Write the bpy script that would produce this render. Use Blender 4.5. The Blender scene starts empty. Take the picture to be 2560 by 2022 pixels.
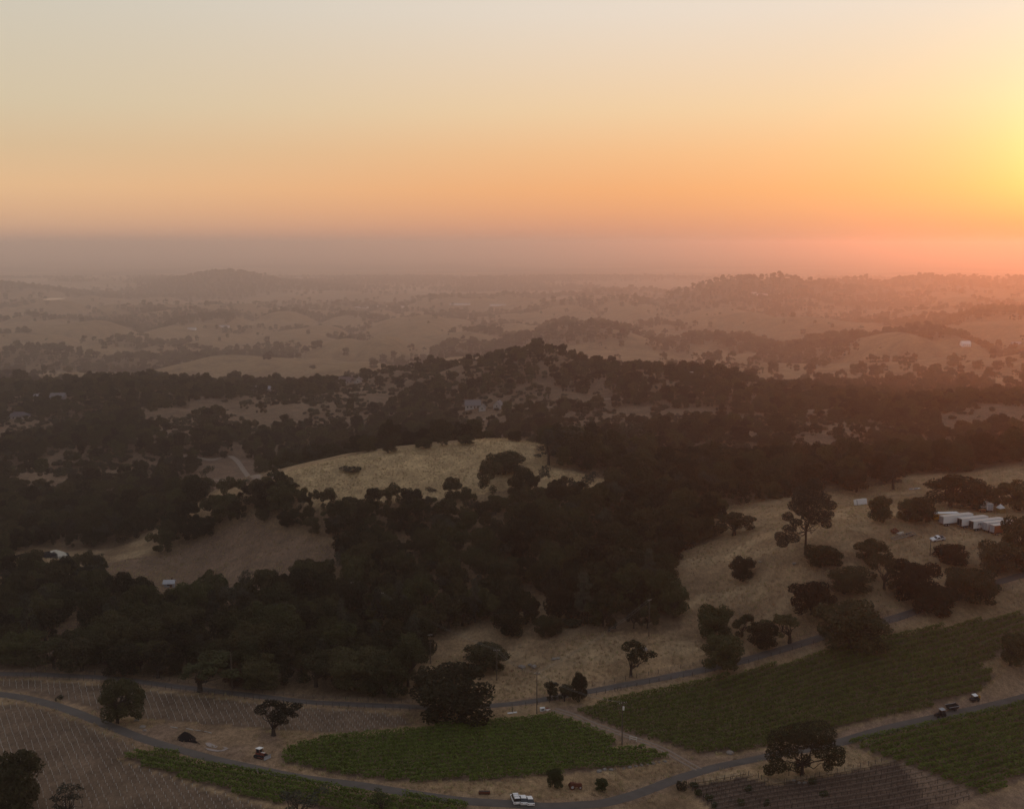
import bpy, bmesh, math, random
import numpy as np
from mathutils import Vector, Matrix

rng = np.random.default_rng(11)
random.seed(7)
sc = bpy.context.scene
COL = sc.collection
R = math.radians

# ------------------------------------------------------------------ camera
FPX, CAMZ, PITCH = 2700.0, 140.0, R(8.45)
cam = bpy.data.cameras.new('camera')
cam_ob = bpy.data.objects.new('camera', cam)
COL.objects.link(cam_ob)
cam.sensor_width = 36.0
cam.lens = 36.0 * FPX / 2560.0
cam.clip_start, cam.clip_end = 1.0, 250000.0
cam_ob.location = (0, 0, CAMZ)
cam_ob.rotation_euler = (R(90) - PITCH, 0, 0)
sc.camera = cam_ob

# ------------------------------------------------------------------ sky and sun
SUN_EL, SUN_AZ = R(4.0), R(27.6)          # azimuth measured from +Y towards +X
SUN_DIR = (math.sin(SUN_AZ) * math.cos(SUN_EL), math.cos(SUN_AZ) * math.cos(SUN_EL), math.sin(SUN_EL))
world = bpy.data.worlds.new('World')
sc.world = world
world.use_nodes = True
wt = world.node_tree
wt.nodes.clear()
def wn(t, **k):
    n = wt.nodes.new(t)
    for a, b in k.items():
        setattr(n, a, b)
    return n
def wmath(op, a, b=None, c=None):
    n = wn('ShaderNodeMath', operation=op)
    for i, x in enumerate((a, b, c)):
        if x is None:
            continue
        if isinstance(x, (int, float)):
            n.inputs[i].default_value = x
        else:
            wt.links.new(x, n.inputs[i])
    return n.outputs[0]
wout = wn('ShaderNodeOutputWorld')
wbg = wn('ShaderNodeBackground')
wsky = wn('ShaderNodeTexSky', sky_type='NISHITA', sun_disc=False, sun_elevation=SUN_EL, sun_rotation=SUN_AZ,
          air_density=1.0, dust_density=1.5, ozone_density=1.5)
wtc = wn('ShaderNodeTexCoord')
wsep = wn('ShaderNodeSeparateXYZ')
wt.links.new(wtc.outputs['Generated'], wsep.inputs[0])
welev = wmath('MULTIPLY', wmath('ARCSINE', wsep.outputs['Z']), 180 / math.pi)     # degrees above the horizon
wdot = wn('ShaderNodeVectorMath', operation='DOT_PRODUCT')
wt.links.new(wtc.outputs['Generated'], wdot.inputs[0])
wdot.inputs[1].default_value = SUN_DIR
wang = wmath('MULTIPLY', wmath('ARCCOSINE', wmath('MINIMUM', wdot.outputs['Value'], 0.999999)), 180 / math.pi)
def wramp(fac, lo, hi, stops):
    mr = wn('ShaderNodeMapRange')
    mr.inputs['From Min'].default_value, mr.inputs['From Max'].default_value = lo, hi
    wt.links.new(fac, mr.inputs['Value'])
    cr = wn('ShaderNodeValToRGB')
    cr.color_ramp.interpolation = 'EASE' if False else 'LINEAR'
    el = cr.color_ramp.elements
    while len(el) > 1:
        el.remove(el[-1])
    for i, (p, c) in enumerate(stops):
        e = el[0] if i == 0 else el.new((p - lo) / (hi - lo))
        e.position = (p - lo) / (hi - lo)
        e.color = (*c, 1)
    wt.links.new(mr.outputs[0], cr.inputs[0])
    return cr.outputs[0]
def wmix(bt, fac, a, b):
    n = wn('ShaderNodeMixRGB', blend_type=bt)
    n.inputs[0].default_value = fac
    for i, x in ((1, a), (2, b)):
        if isinstance(x, tuple):
            n.inputs[i].default_value = (*x, 1)
        else:
            wt.links.new(x, n.inputs[i])
    return n.outputs[0]
def lin(*c):
    return tuple((v / 255 / 12.92) if v <= 10 else ((v / 255 + .055) / 1.055) ** 2.4 for v in c)
# dusty evening band: colour by height above the horizon, towards the sun, beside it and well away from it
_hi = [(20, (.72, .67, .61)), (35, (.46, .455, .47)), (90, (.21, .235, .30))]
band_sun = wramp(welev, -5.0, 90.0, [(-5, lin(215, 98, 46)), (-.5, lin(225, 100, 46)), (.8, lin(245, 128, 60)), (2.7, lin(255, 203, 100)), (4.6, lin(255, 222, 138)), (6.7, lin(254, 230, 172)), (11.5, lin(243, 229, 210))] + _hi)
band_mid = wramp(welev, -5.0, 90.0, [(-5, lin(185, 140, 120)), (-.5, lin(190, 142, 120)), (.2, lin(196, 142, 118)), (.8, lin(214, 149, 117)), (1.6, lin(230, 160, 115)), (2.7, lin(241, 170, 114)), (4.6, lin(241, 186, 134)), (6.7, lin(238, 203, 160)), (11.5, lin(231, 216, 199))] + _hi)
band_far = wramp(welev, -5.0, 90.0, [(-5, lin(170, 142, 130)), (-.5, lin(180, 148, 134)), (.2, lin(188, 151, 131)), (.8, lin(211, 168, 136)), (1.6, lin(222, 177, 138)), (2.7, lin(230, 187, 142)), (4.6, lin(217, 188, 150)), (6.7, lin(212, 195, 165)), (11.5, lin(206, 198, 181))] + _hi)
wazi = wmath('ABSOLUTE', wmath('SUBTRACT', wmath('MULTIPLY', wmath('ARCTAN2', wsep.outputs['X'], wsep.outputs['Y']), 180 / math.pi), SUN_AZ * 180 / math.pi))
w_sun = wmath('POWER', 2.718281828, wmath('MULTIPLY', wazi, -1 / 4.8))
w_far = wn('ShaderNodeMapRange', interpolation_type='SMOOTHSTEP')
w_far.inputs['From Min'].default_value, w_far.inputs['From Max'].default_value = 16, 58
wt.links.new(wazi, w_far.inputs['Value'])
def wmixf(f, a, b):
    n = wn('ShaderNodeMixRGB')
    for i, x in enumerate((f, a, b)):
        wt.links.new(x, n.inputs[i])
    return n.outputs[0]
band = wmixf(w_sun, wmixf(w_far.outputs[0], band_mid, band_far), band_sun)
# the sky darkens and cools behind the viewer
azi = wramp(wang, 0, 180, [(0, (1, 1, 1)), (75, (1, 1, 1)), (110, (.70, .74, .82)), (180, (.40, .44, .54))])
skycol = wmix('MULTIPLY', 1.0, band, azi)
# aureole round the sun
g1 = wmath('POWER', 2.718281828, wmath('MULTIPLY', wang, -1 / 1.8))
def wscale(c, f):
    n = wn('ShaderNodeVectorMath', operation='SCALE')
    n.inputs[0].default_value = c
    wt.links.new(f, n.inputs['Scale'])
    return n.outputs[0]
def wadd(a, b):
    n = wn('ShaderNodeVectorMath', operation='ADD')
    wt.links.new(a, n.inputs[0]); wt.links.new(b, n.inputs[1])
    return n.outputs[0]
glow = wscale((.9, .55, .16), g1)
nsc = wn('ShaderNodeVectorMath', operation='SCALE')
wt.links.new(wsky.outputs[0], nsc.inputs[0])
nsc.inputs['Scale'].default_value = 0.006
tot = wadd(wadd(skycol, glow), nsc.outputs[0])
wt.links.new(tot, wbg.inputs['Color'])
wbg.inputs['Strength'].default_value = 1.0
wt.links.new(wbg.outputs[0], wout.inputs[0])

sun = bpy.data.lights.new('sun', 'SUN')
sun.energy, sun.angle, sun.color = .42, R(1.5), (1.0, .22, .035)
sun_ob = bpy.data.objects.new('sun', sun)
COL.objects.link(sun_ob)
sun_ob.rotation_euler = Vector(SUN_DIR).to_track_quat('Z', 'Y').to_euler()
sun_ob.location = (300, 600, 400)

vs = sc.view_settings
vs.view_transform, vs.look, vs.exposure, vs.gamma = 'Standard', 'None', 0.0, 1.0
vs.use_curve_mapping = False
cy = sc.cycles
cy.use_denoising = True
cy.max_bounces, cy.diffuse_bounces, cy.glossy_bounces, cy.transmission_bounces = 5, 2, 2, 3
cy.volume_bounces = 1
cy.transparent_max_bounces = 8
cy.use_adaptive_sampling = False
HAZE_DENSITY, HAZE_G, HAZE_COL = 1.5e-4, 0.77, (1.0, .90, .88)

# ------------------------------------------------------------------ pixel <-> world helpers (2560 x 2022 photo pixels)
cp, sp = math.cos(PITCH), math.sin(PITCH)
def ray(u, v):
    cx, cyy = (u - 1280.0) / FPX, -(v - 1011.0) / FPX
    return cx, cp + cyy * sp, -sp + cyy * cp
def pt(u, v, d):
    a, b, c = ray(u, v)
    return a * d, b * d, CAMZ + c * d
def proj(x, y, z):
    zz = z - CAMZ
    d = y * cp - zz * sp
    return 1280 + FPX * x / d, 1011 - FPX * (y * sp + zz * cp) / d, d

# ------------------------------------------------------------------ noise
def _hash(ix, iy, seed):
    n = (ix.astype(np.int64) * 374761393 + iy.astype(np.int64) * 668265263 + seed * 982451653) & 0xffffffff
    n = ((n ^ (n >> 13)) * 1274126177) & 0xffffffff
    return ((n ^ (n >> 16)) & 0xffff) / 65535.0
def vnoise(x, y, seed=0):
    ix, iy = np.floor(x), np.floor(y)
    fx, fy = x - ix, y - iy
    fx, fy = fx * fx * fx * (fx * (fx * 6 - 15) + 10), fy * fy * fy * (fy * (fy * 6 - 15) + 10)
    ix, iy = ix.astype(np.int64), iy.astype(np.int64)
    a, b = _hash(ix, iy, seed), _hash(ix + 1, iy, seed)
    c, d = _hash(ix, iy + 1, seed), _hash(ix + 1, iy + 1, seed)
    return (a + (b - a) * fx) * (1 - fy) + (c + (d - c) * fx) * fy          # 0..1
def fbm(x, y, seed=0, octs=4):
    s, a, t = 0.0, 1.0, 0.0
    for o in range(octs):
        s = s + a * vnoise(x * 2 ** o + 17.3 * o, y * 2 ** o - 9.1 * o, seed + o)
        t += a
        a *= .5
    return s / t
def smooth(a, b, x):
    t = np.clip((x - a) / (b - a), 0, 1)
    return t * t * (3 - 2 * t)

# ------------------------------------------------------------------ terrain
CTRL = [  # u, v, depth : ground that the photograph shows
    # near flat
    (0, 2022, 253), (640, 2022, 253), (1280, 2022, 254), (1920, 2022, 256), (2560, 2022, 258),
    (0, 1850, 297), (640, 1850, 298), (1280, 1850, 299), (1920, 1850, 298), (2560, 1880, 282),
    (0, 1730, 336), (400, 1730, 337), (1280, 1780, 324), (1800, 1760, 322), (2540, 1780, 305),
    (800, 1740, 334), (1300, 1660, 360), (1780, 1640, 348), (2540, 1560, 344), (2200, 1660, 330),
    (100, 1640, 368), (500, 1640, 369), (900, 1640, 366),
    # hillside on the right
    (1850, 1450, 396), (2010, 1385, 392), (1600, 1540, 381), (2300, 1450, 377), (2540, 1430, 372),
    (2470, 1310, 412), (2100, 1325, 405), (1960, 1360, 402), (2300, 1292, 414), (2560, 1290, 418), (1750, 1380, 430),
    (2150, 1255, 480), (2100, 1215, 505), (2400, 1185, 518), (1900, 1240, 500), (2300, 1170, 528), (2560, 1145, 530), (2540, 1230, 470),
    # forest floor and field to the left
    (1200, 1500, 420), (1200, 1350, 480), (1600, 1350, 461), (1500, 1260, 495), (700, 1420, 482), (300, 1450, 474),
    (100, 1390, 525), (450, 1380, 525), (560, 1330, 531), (300, 1540, 420), (700, 1540, 420),
    # knoll
    (1300, 1103, 582), (1150, 1104, 580), (1000, 1118, 575), (850, 1142, 568), (700, 1185, 560), (560, 1240, 545), (850, 1245, 524), (1100, 1200, 540),
    (1300, 1180, 545), (1500, 1150, 575), (1700, 1190, 560), (1500, 1195, 545), (1900, 1190, 545), (2100, 1180, 540),
    # valley and ridge behind
    (550, 1170, 790), (400, 1230, 710), (300, 1120, 860), (100, 1150, 820), (100, 1250, 690), (100, 1330, 585), (500, 1080, 930), (700, 1080, 940),
    (655, 972, 1230), (875, 955, 1280), (45, 1045, 1080), (100, 985, 1190), (0, 1000, 1160), (300, 960, 1230), (500, 955, 1270),
    (1190, 1025, 980), (1000, 1000, 1080), (1000, 930, 1260), (1200, 905, 1200), (1380, 888, 1130), (1500, 915, 1150), (1700, 940, 1160), (1900, 965, 1130),
    (2100, 1000, 1080), (2350, 1010, 1060), (2560, 1000, 1080), (1380, 1000, 980), (1380, 1060, 860), (1600, 1000, 980), (1600, 1080, 830), (1900, 1060, 860),
    (2200, 1060, 830), (2200, 1105, 750), (2450, 1080, 780), (1900, 1120, 730), (900, 1050, 970),
    # rolling hills
    (100, 940, 2450), (400, 930, 2590), (800, 930, 2590), (1200, 880, 2800), (1600, 870, 2730), (1900, 900, 2380), (2200, 890, 2310), (2500, 900, 2100), (2540, 850, 2660),
    (300, 870, 3430), (900, 860, 3430), (1500, 830, 3640), (2000, 830, 3500), (2560, 800, 3290), (2300, 830, 3290),
    (300, 800, 4900), (900, 800, 4900), (1500, 790, 4760), (1850, 740, 5460), (2000, 728, 5600), (2150, 755, 5460), (1700, 775, 5040), (2350, 770, 4900), (2560, 760, 4620),
    (2200, 718, 6860), (2500, 722, 6580), (1600, 735, 7000), (0, 722, 7280), (150, 745, 7000),
    (560, 697, 8960), (480, 706, 8960), (680, 712, 9240), (820, 722, 8820), (380, 735, 8400), (1000, 730, 8120), (1200, 728, 8400),
]
HID = [  # u, Y, z : ground hidden behind ridges or outside the frame
    (1300, 690, 0), (1000, 690, -10), (700, 660, -16), (1600, 670, 5), (1900, 640, 8), (2200, 640, 6), (2500, 650, 6), (400, 620, -14), (1300, 780, -14), (1000, 800, -22),
    (600, 1550, -74), (1000, 1550, -70), (1400, 1500, -60), (200, 1550, -74), (1800, 1500, -64), (2300, 1400, -57), (2560, 1400, -52),
    (2000, 7280, -189), (1850, 6300, -182), (2300, 7840, -185), (560, 10640, -204), (100, 8680, -204), (1200, 11200, -206), (2000, 11200, -206), (2560, 9800, -196),
    (100, 15400, -207), (1280, 15400, -207), (2500, 15400, -207), (100, 70000, -207), (1280, 70000, -207), (2500, 70000, -207), (1280, 35000, -207), (-800, 35000, -207), (3400, 35000, -207),
    (-600, 300, 2), (-600, 500, -4), (-600, 800, -20), (-600, 1200, -22), (-600, 2800, -161), (-600, 5600, -189), (3100, 300, 16), (3100, 400, 34), (3100, 520, 34), (3100, 800, 10), (3100, 1200, -12),
    (3100, 2800, -98), (3100, 5600, -154), (0, 180, 2), (1280, 180, 3), (2560, 180, 2), (1280, 120, 6),
]
_c = []
for u, v, d in CTRL:
    x, y, z = pt(u, v, d)
    _c.append((x / y, y, z))
for u, y, z in HID:
    _c.append(((u - 1280) / FPX, y, z))
_c = np.array(_c)
def _key(a, y):
    return np.stack([a * FPX / 420.0, np.log(y) * 4.2], -1)
_K = _key(_c[:, 0], _c[:, 1])
def _phi(r2):
    return .5 * r2 * np.log(r2 + 1e-9)
_n = len(_c)
_D = ((_K[:, None] - _K[None]) ** 2).sum(-1)
_A = np.zeros((_n + 3, _n + 3))
_A[:_n, :_n] = _phi(_D) + np.eye(_n) * .02
_A[:_n, _n], _A[:_n, _n + 1:] = 1, _K
_A[_n, :_n], _A[_n + 1:, :_n] = 1, _K.T
_W = np.linalg.solve(_A, np.concatenate([_c[:, 2], np.zeros(3)]))
FAR_HILLS = [(-2296, 8820, 53, 462, 588), (-2632, 8750, 25, 364, 532), (-1750, 8890, 22, 588, 588), (-3500, 7560, 36, 588, 560),
             (1414, 5600, 42, 462, 462), (1092, 5460, 22, 364, 420), (1890, 6860, 36, 700, 448), (2870, 6580, 48, 672, 490), (-1260, 10080, 20, 1260, 420), (700, 10640, 20, 1400, 420)]
def height(x, y):
    x, y = np.atleast_1d(np.asarray(x, float)), np.atleast_1d(np.asarray(y, float))
    shp = np.broadcast(x, y).shape
    x, y = np.broadcast_to(x, shp).ravel(), np.broadcast_to(y, shp).ravel()
    yc = np.clip(y, 120, 70000)
    K = _key(np.clip(x / yc, -.75, .75), yc)
    h = np.empty(len(x))
    for i in range(0, len(x), 20000):
        k = K[i:i + 20000]
        r2 = ((k[:, None] - _K[None]) ** 2).sum(-1)
        h[i:i + 20000] = _phi(r2) @ _W[:_n] + _W[_n] + k @ _W[_n + 1:]
    far = smooth(12600, 19600, y)
    h = h * (1 - far) + -207 * far
    # small relief
    h += (fbm(x / 60, y / 60, 3, 3) - .5) * 3.0 * smooth(330, 480, y) * (1 - smooth(1500, 2500, y))
    h += (fbm(x / 9, y / 9, 5, 2) - .5) * .25 * (1 - smooth(600, 900, y))
    # gullies on the wooded slopes
    h += (np.abs(fbm(x / 170, y / 170, 8, 3) - .5) * 2 - .2) * 26 * smooth(640, 760, y) * (1 - smooth(1350, 1500, y)) * .7
    # round grass hills
    wnd = smooth(1600, 2300, y) * (1 - smooth(5900, 9000, y))
    b = np.abs(vnoise(x / 320 + .4 * vnoise(x / 700, y / 700, 21), y / 500, 22) * 2 - 1) + .4 * np.abs(vnoise(x / 170, y / 240, 23) * 2 - 1)
    h += (b - .5) * 66 * wnd
    # far wooded hills standing out of the plain
    for gx, gy, gh, rx, ry in FAR_HILLS:
        h += gh * np.exp(-((x - gx) / rx) ** 2 - ((y - gy) / ry) ** 2)
    h += (fbm(x / 1260, y / 1960, 31, 3) - .5) * 36 * smooth(5600, 8400, y) * (1 - smooth(12600, 22000, y))
    return h.reshape(shp)
def h1(x, y):
    return float(height(x, y)[0])

def hit(uv):
    """ground points under a list of photo pixels"""
    uv = np.asarray(uv, float).reshape(-1, 2)
    ds = np.concatenate([np.arange(200, 700, 1.5), np.geomspace(700, 17000, 800)])
    out = []
    for u, v in uv:
        a, b, c = ray(u, v)
        x, y, z = a * ds, b * ds, CAMZ + c * ds
        g = height(x, y) - z
        k = np.argmax(g > 0)
        if g[k] <= 0:
            k = len(ds) - 1
        k = max(k, 1)
        lo, hi = ds[k - 1], ds[k]
        t = np.linspace(lo, hi, 24)
        g = height(a * t, b * t) - (CAMZ + c * t)
        j = int(np.argmax(g > 0)); j = max(j, 1)
        d = t[j - 1] + (t[j] - t[j - 1]) * (0 - g[j - 1]) / (g[j] - g[j - 1] + 1e-12)
        out.append((a * d, b * d, CAMZ + c * d))
    return np.array(out)
def inpoly(poly, x, y):
    x, y = np.asarray(x), np.asarray(y)
    ins = np.zeros(x.shape, bool)
    n = len(poly)
    for i in range(n):
        x0, y0 = poly[i][0], poly[i][1]
        x1, y1 = poly[(i + 1) % n][0], poly[(i + 1) % n][1]
        c = ((y0 > y) != (y1 > y)) & (x < (x1 - x0) * (y - y0) / (y1 - y0 + 1e-12) + x0)
        ins ^= c
    return ins
# ------------------------------------------------------------------ object helpers
def link(name, me, parent=None, loc=(0, 0, 0), rot=(0, 0, 0)):
    o = bpy.data.objects.new(name, me)
    COL.objects.link(o)
    o.location = loc
    o.rotation_euler = rot
    if parent is not None:
        o.parent = parent
    return o
def tag(o, label=None, cat=None, group=None, kind=None):
    for k, v in (('label', label), ('category', cat), ('group', group), ('kind', kind)):
        if v:
            o[k] = v
    return o
def mesh_np(name, V, F, mat=None, smooth_shade=False):
    me = bpy.data.meshes.new(name)
    V = np.asarray(V, np.float32); F = np.asarray(F, np.int32)
    k = F.shape[1]
    me.vertices.add(len(V)); me.vertices.foreach_set('co', V.ravel())
    me.loops.add(F.size); me.loops.foreach_set('vertex_index', F.ravel())
    me.polygons.add(len(F)); me.polygons.foreach_set('loop_start', np.arange(0, F.size, k, dtype=np.int32))
    me.polygons.foreach_set('loop_total', np.full(len(F), k, np.int32))
    if smooth_shade:
        me.polygons.foreach_set('use_smooth', np.ones(len(F), bool))
    me.update(calc_edges=True)
    if mat:
        me.materials.append(mat)
    return me

# ------------------------------------------------------------------ materials
MATS = {}
def mat(name, col, rough=.85, vary=.25, scale=3.0, spec=.2, metal=0.0, transl=0.0, coat=0.0, hue=None, objvary=0.0):
    if name in MATS:
        return MATS[name]
    m = bpy.data.materials.new(name)
    m.use_nodes = True
    nt = m.node_tree
    b = nt.nodes['Principled BSDF']
    b.inputs['Roughness'].default_value = rough
    b.inputs['Specular IOR Level'].default_value = spec
    b.inputs['Metallic'].default_value = metal
    b.inputs['Coat Weight'].default_value = coat
    tc = nt.nodes.new('ShaderNodeTexCoord')
    no = nt.nodes.new('ShaderNodeTexNoise')
    no.inputs['Scale'].default_value = scale
    no.inputs['Detail'].default_value = 4
    nt.links.new(tc.outputs['Object'], no.inputs['Vector'])
    mx = nt.nodes.new('ShaderNodeMixRGB')
    lo = tuple(c * (1 - vary) for c in col)
    hi = tuple(min(1, c * (1 + vary)) for c in (hue or col))
    mx.inputs[1].default_value, mx.inputs[2].default_value = (*lo, 1), (*hi, 1)
    nt.links.new(no.outputs['Fac'], mx.inputs[0])
    outc = mx.outputs[0]
    if objvary:
        oi = nt.nodes.new('ShaderNodeObjectInfo')
        mr = nt.nodes.new('ShaderNodeMapRange')
        mr.inputs['To Min'].default_value, mr.inputs['To Max'].default_value = 1 - objvary, 1 + objvary
        nt.links.new(oi.outputs['Random'], mr.inputs['Value'])
        hs = nt.nodes.new('ShaderNodeHueSaturation')
        nt.links.new(outc, hs.inputs['Color'])
        nt.links.new(mr.outputs[0], hs.inputs['Value'])
        mr2 = nt.nodes.new('ShaderNodeMapRange')
        mr2.inputs['To Min'].default_value, mr2.inputs['To Max'].default_value = .47, .525
        ml = nt.nodes.new('ShaderNodeMath'); ml.operation = 'FRACT'
        mu = nt.nodes.new('ShaderNodeMath'); mu.operation = 'MULTIPLY'; mu.inputs[1].default_value = 7.31
        nt.links.new(oi.outputs['Random'], mu.inputs[0]); nt.links.new(mu.outputs[0], ml.inputs[0]); nt.links.new(ml.outputs[0], mr2.inputs['Value'])
        nt.links.new(mr2.outputs[0], hs.inputs['Hue'])
        outc = hs.outputs[0]
    nt.links.new(outc, b.inputs['Base Color'])
    if transl:
        tr = nt.nodes.new('ShaderNodeBsdfTranslucent')
        nt.links.new(outc, tr.inputs['Color'])
        ms = nt.nodes.new('ShaderNodeMixShader')
        ms.inputs[0].default_value = transl
        nt.links.new(b.outputs[0], ms.inputs[1]); nt.links.new(tr.outputs[0], ms.inputs[2])
        nt.links.new(ms.outputs[0], nt.nodes['Material Output'].inputs['Surface'])
    MATS[name] = m
    return m

# ------------------------------------------------------------------ land cover, traced as polygons on the ground
def wpoly(uv):
    return hit(uv)[:, :2]
ROAD_UP = [(-120, 1684), (0, 1684), (150, 1688), (300, 1697), (500, 1722), (700, 1746), (900, 1761), (1050, 1767), (1160, 1768), (1270, 1760), (1400, 1741), (1500, 1723), (1600, 1705), (1750, 1676), (1880, 1645), (2030, 1600), (2200, 1555), (2300, 1525), (2450, 1470), (2560, 1436), (2680, 1400)]
ROAD_LO = [(-120, 1722), (0, 1735), (100, 1753), (200, 1785), (330, 1836), (480, 1882), (600, 1912), (750, 1942), (900, 1962), (1050, 1986), (1180, 2003), (1330, 2013), (1440, 2012), (1530, 2002), (1620, 1974), (1700, 1944), (1800, 1915), (1920, 1890), (2080, 1860), (2200, 1826), (2350, 1793), (2560, 1745), (2680, 1716)]
TRACK = [(1385, 1772), (1440, 1790), (1500, 1816), (1600, 1850), (1660, 1874), (1720, 1908), (1750, 1925)]
ROAD_VAL = [(265, 1236), (340, 1226), (450, 1217), (560, 1203), (640, 1192), (690, 1188)]
ROAD_MID = [(425, 1136), (520, 1150), (600, 1162), (690, 1176)]
ROAD_HOUSE = [(1150, 1072), (1210, 1050), (1270, 1034), (1330, 1024), (1380, 1018)]
ROAD_RIDGE = [(1500, 1000), (1580, 1000), (1640, 996), (1680, 985), (1705, 965)]
VINE_C = wpoly([(700, 1905), (705, 1880), (760, 1857), (850, 1842), (1030, 1827), (1190, 1802), (1390, 1792), (1470, 1817), (1545, 1852), (1530, 1872), (1610, 1872), (1672, 1893), (1640, 1907), (1400, 1935), (1230, 1950), (1015, 1957), (850, 1938)])
VINE_R = wpoly([(1425, 1776), (1600, 1738), (1760, 1700), (2000, 1650), (2200, 1600), (2330, 1570), (2560, 1535), (2600, 1600), (2440, 1660), (2490, 1685), (2450, 1730), (2330, 1765), (2060, 1830), (1830, 1880), (1755, 1888), (1690, 1868), (1560, 1832)])
VINE_RL = wpoly([(2110, 1858), (2200, 1835), (2400, 1785), (2600, 1742), (2640, 1900), (2580, 1940), (2455, 1990), (2330, 1940), (2200, 1893)])
VINE_L = wpoly([(305, 1895), (350, 1880), (400, 1880), (480, 1898), (600, 1925), (750, 1955), (900, 1975), (1050, 1998), (1180, 2016), (1140, 2035), (980, 2045), (640, 2000), (480, 1955), (380, 1925)])
YOUNG_LO = wpoly([(-60, 1755), (60, 1760), (160, 1790), (260, 1835), (350, 1870), (290, 1900), (400, 1935), (500, 1970), (640, 2010), (700, 2035), (-60, 2060)])
YOUNG_UP = wpoly([(-60, 1698), (150, 1705), (300, 1718), (500, 1742), (700, 1765), (900, 1778), (1000, 1788), (1030, 1812), (880, 1832), (700, 1826), (560, 1812), (420, 1802), (260, 1785), (200, 1762), (60, 1730), (-60, 1712)])
BARE_V = wpoly([(1715, 1965), (1865, 1940), (1925, 1962), (2080, 1935), (2230, 1905), (2330, 1945), (2440, 1990), (2330, 2040), (1800, 2045)])
DIRT = [wpoly([(1390, 1765), (1450, 1760), (1560, 1835), (1700, 1880), (1830, 1888), (2060, 1838), (2330, 1770), (2450, 1735), (2500, 1690), (2600, 1560), (2620, 1740), (2350, 1790), (2080, 1855), (1760, 1925), (1700, 1910), (1540, 1850), (1440, 1800)]),
        wpoly([(420, 1805), (560, 1815), (700, 1832), (720, 1880), (700, 1935), (600, 1905), (480, 1875), (330, 1830)]),
        wpoly([(2240, 1895), (2460, 1995), (2600, 1940), (2650, 1990), (2450, 2060), (2340, 2030)])]
# where the woods leave the grass open
OPEN = [wpoly(p) for p in (
    [(255, 1410), (330, 1395), (420, 1380), (520, 1345), (590, 1305), (640, 1290), (690, 1330), (850, 1368), (880, 1400), (760, 1465), (600, 1505), (440, 1512), (300, 1525), (230, 1500)],
    [(600, 1232), (650, 1206), (700, 1184), (850, 1144), (1000, 1118), (1160, 1106), (1340, 1106), (1370, 1165), (1500, 1195), (1600, 1212), (1570, 1238), (1400, 1222), (1300, 1218), (1200, 1235), (1100, 1246), (980, 1255), (880, 1275), (800, 1278), (740, 1235), (680, 1215)],
    [(1055, 1760), (1065, 1660), (1180, 1615), (1300, 1600), (1500, 1580), (1640, 1585), (1700, 1570), (1685, 1440), (1690, 1385), (1800, 1345), (1780, 1275), (1900, 1250), (2080, 1230), (2250, 1205), (2420, 1185), (2620, 1165), (2700, 2060), (-200, 2060), (-200, 1690), (80, 1695), (230, 1702), (500, 1735), (900, 1745)],
    [(80, 1690), (95, 1630), (140, 1570), (250, 1512), (270, 1530), (210, 1600), (120, 1690)],
    [(280, 1245), (420, 1222), (510, 1165), (470, 1132), (640, 1150), (700, 1172), (695, 1196), (600, 1215), (400, 1242)],
    [(40, 1390), (165, 1385), (170, 1425), (120, 1440), (40, 1410)],
)]
SOFT = [wpoly(p) for p in (
    [(2020, 1082), (2080, 1052), (2225, 1056), (2235, 1075), (2180, 1105), (2100, 1095)],
    [(1560, 930), (1640, 932), (1705, 962), (1685, 990), (1640, 985)],
    [(330, 1010), (430, 1030), (520, 1080), (480, 1110), (400, 1090), (350, 1050)],
    [(1120, 1030), (1260, 1018), (1390, 1015), (1300, 1038), (1150, 1080)],
    [(600, 985), (700, 985), (690, 1020), (610, 1015)],
    [(20, 1055), (100, 1060), (90, 1075), (20, 1070)],
)]
POND = wpoly([(28, 1388), (60, 1383), (110, 1382), (140, 1378), (168, 1384), (178, 1396), (160, 1401), (140, 1395), (100, 1393), (40, 1393)])

def dist_line(line, x, y):
    d = np.full(x.shape, 1e9)
    for (x0, y0, *_), (x1, y1, *_) in zip(line[:-1], line[1:]):
        dx, dy = x1 - x0, y1 - y0
        t = np.clip(((x - x0) * dx + (y - y0) * dy) / (dx * dx + dy * dy + 1e-9), 0, 1)
        d = np.minimum(d, np.hypot(x - x0 - t * dx, y - y0 - t * dy))
    return d
def densify(line, step=2.0):
    P = np.asarray(line)[:, :2]
    # Catmull-Rom through the traced points
    out = []
    for i in range(len(P) - 1):
        p0, p1, p2, p3 = P[max(i - 1, 0)], P[i], P[i + 1], P[min(i + 2, len(P) - 1)]
        n = max(2, int(np.hypot(*(p2 - p1)) / step))
        for t in np.arange(n) / n:
            out.append(.5 * (2 * p1 + (p2 - p0) * t + (2 * p0 - 5 * p1 + 4 * p2 - p3) * t * t + (3 * p1 - p0 - 3 * p2 + p3) * t ** 3))
    out.append(P[-1])
    return np.array(out)
ROADS = {n: densify(hit(l), s) for n, l, s in (('up', ROAD_UP, 2), ('lo', ROAD_LO, 2), ('track', TRACK, 2), ('val', ROAD_VAL, 4), ('mid', ROAD_MID, 4), ('house', ROAD_HOUSE, 4), ('ridge', ROAD_RIDGE, 4))}

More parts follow.
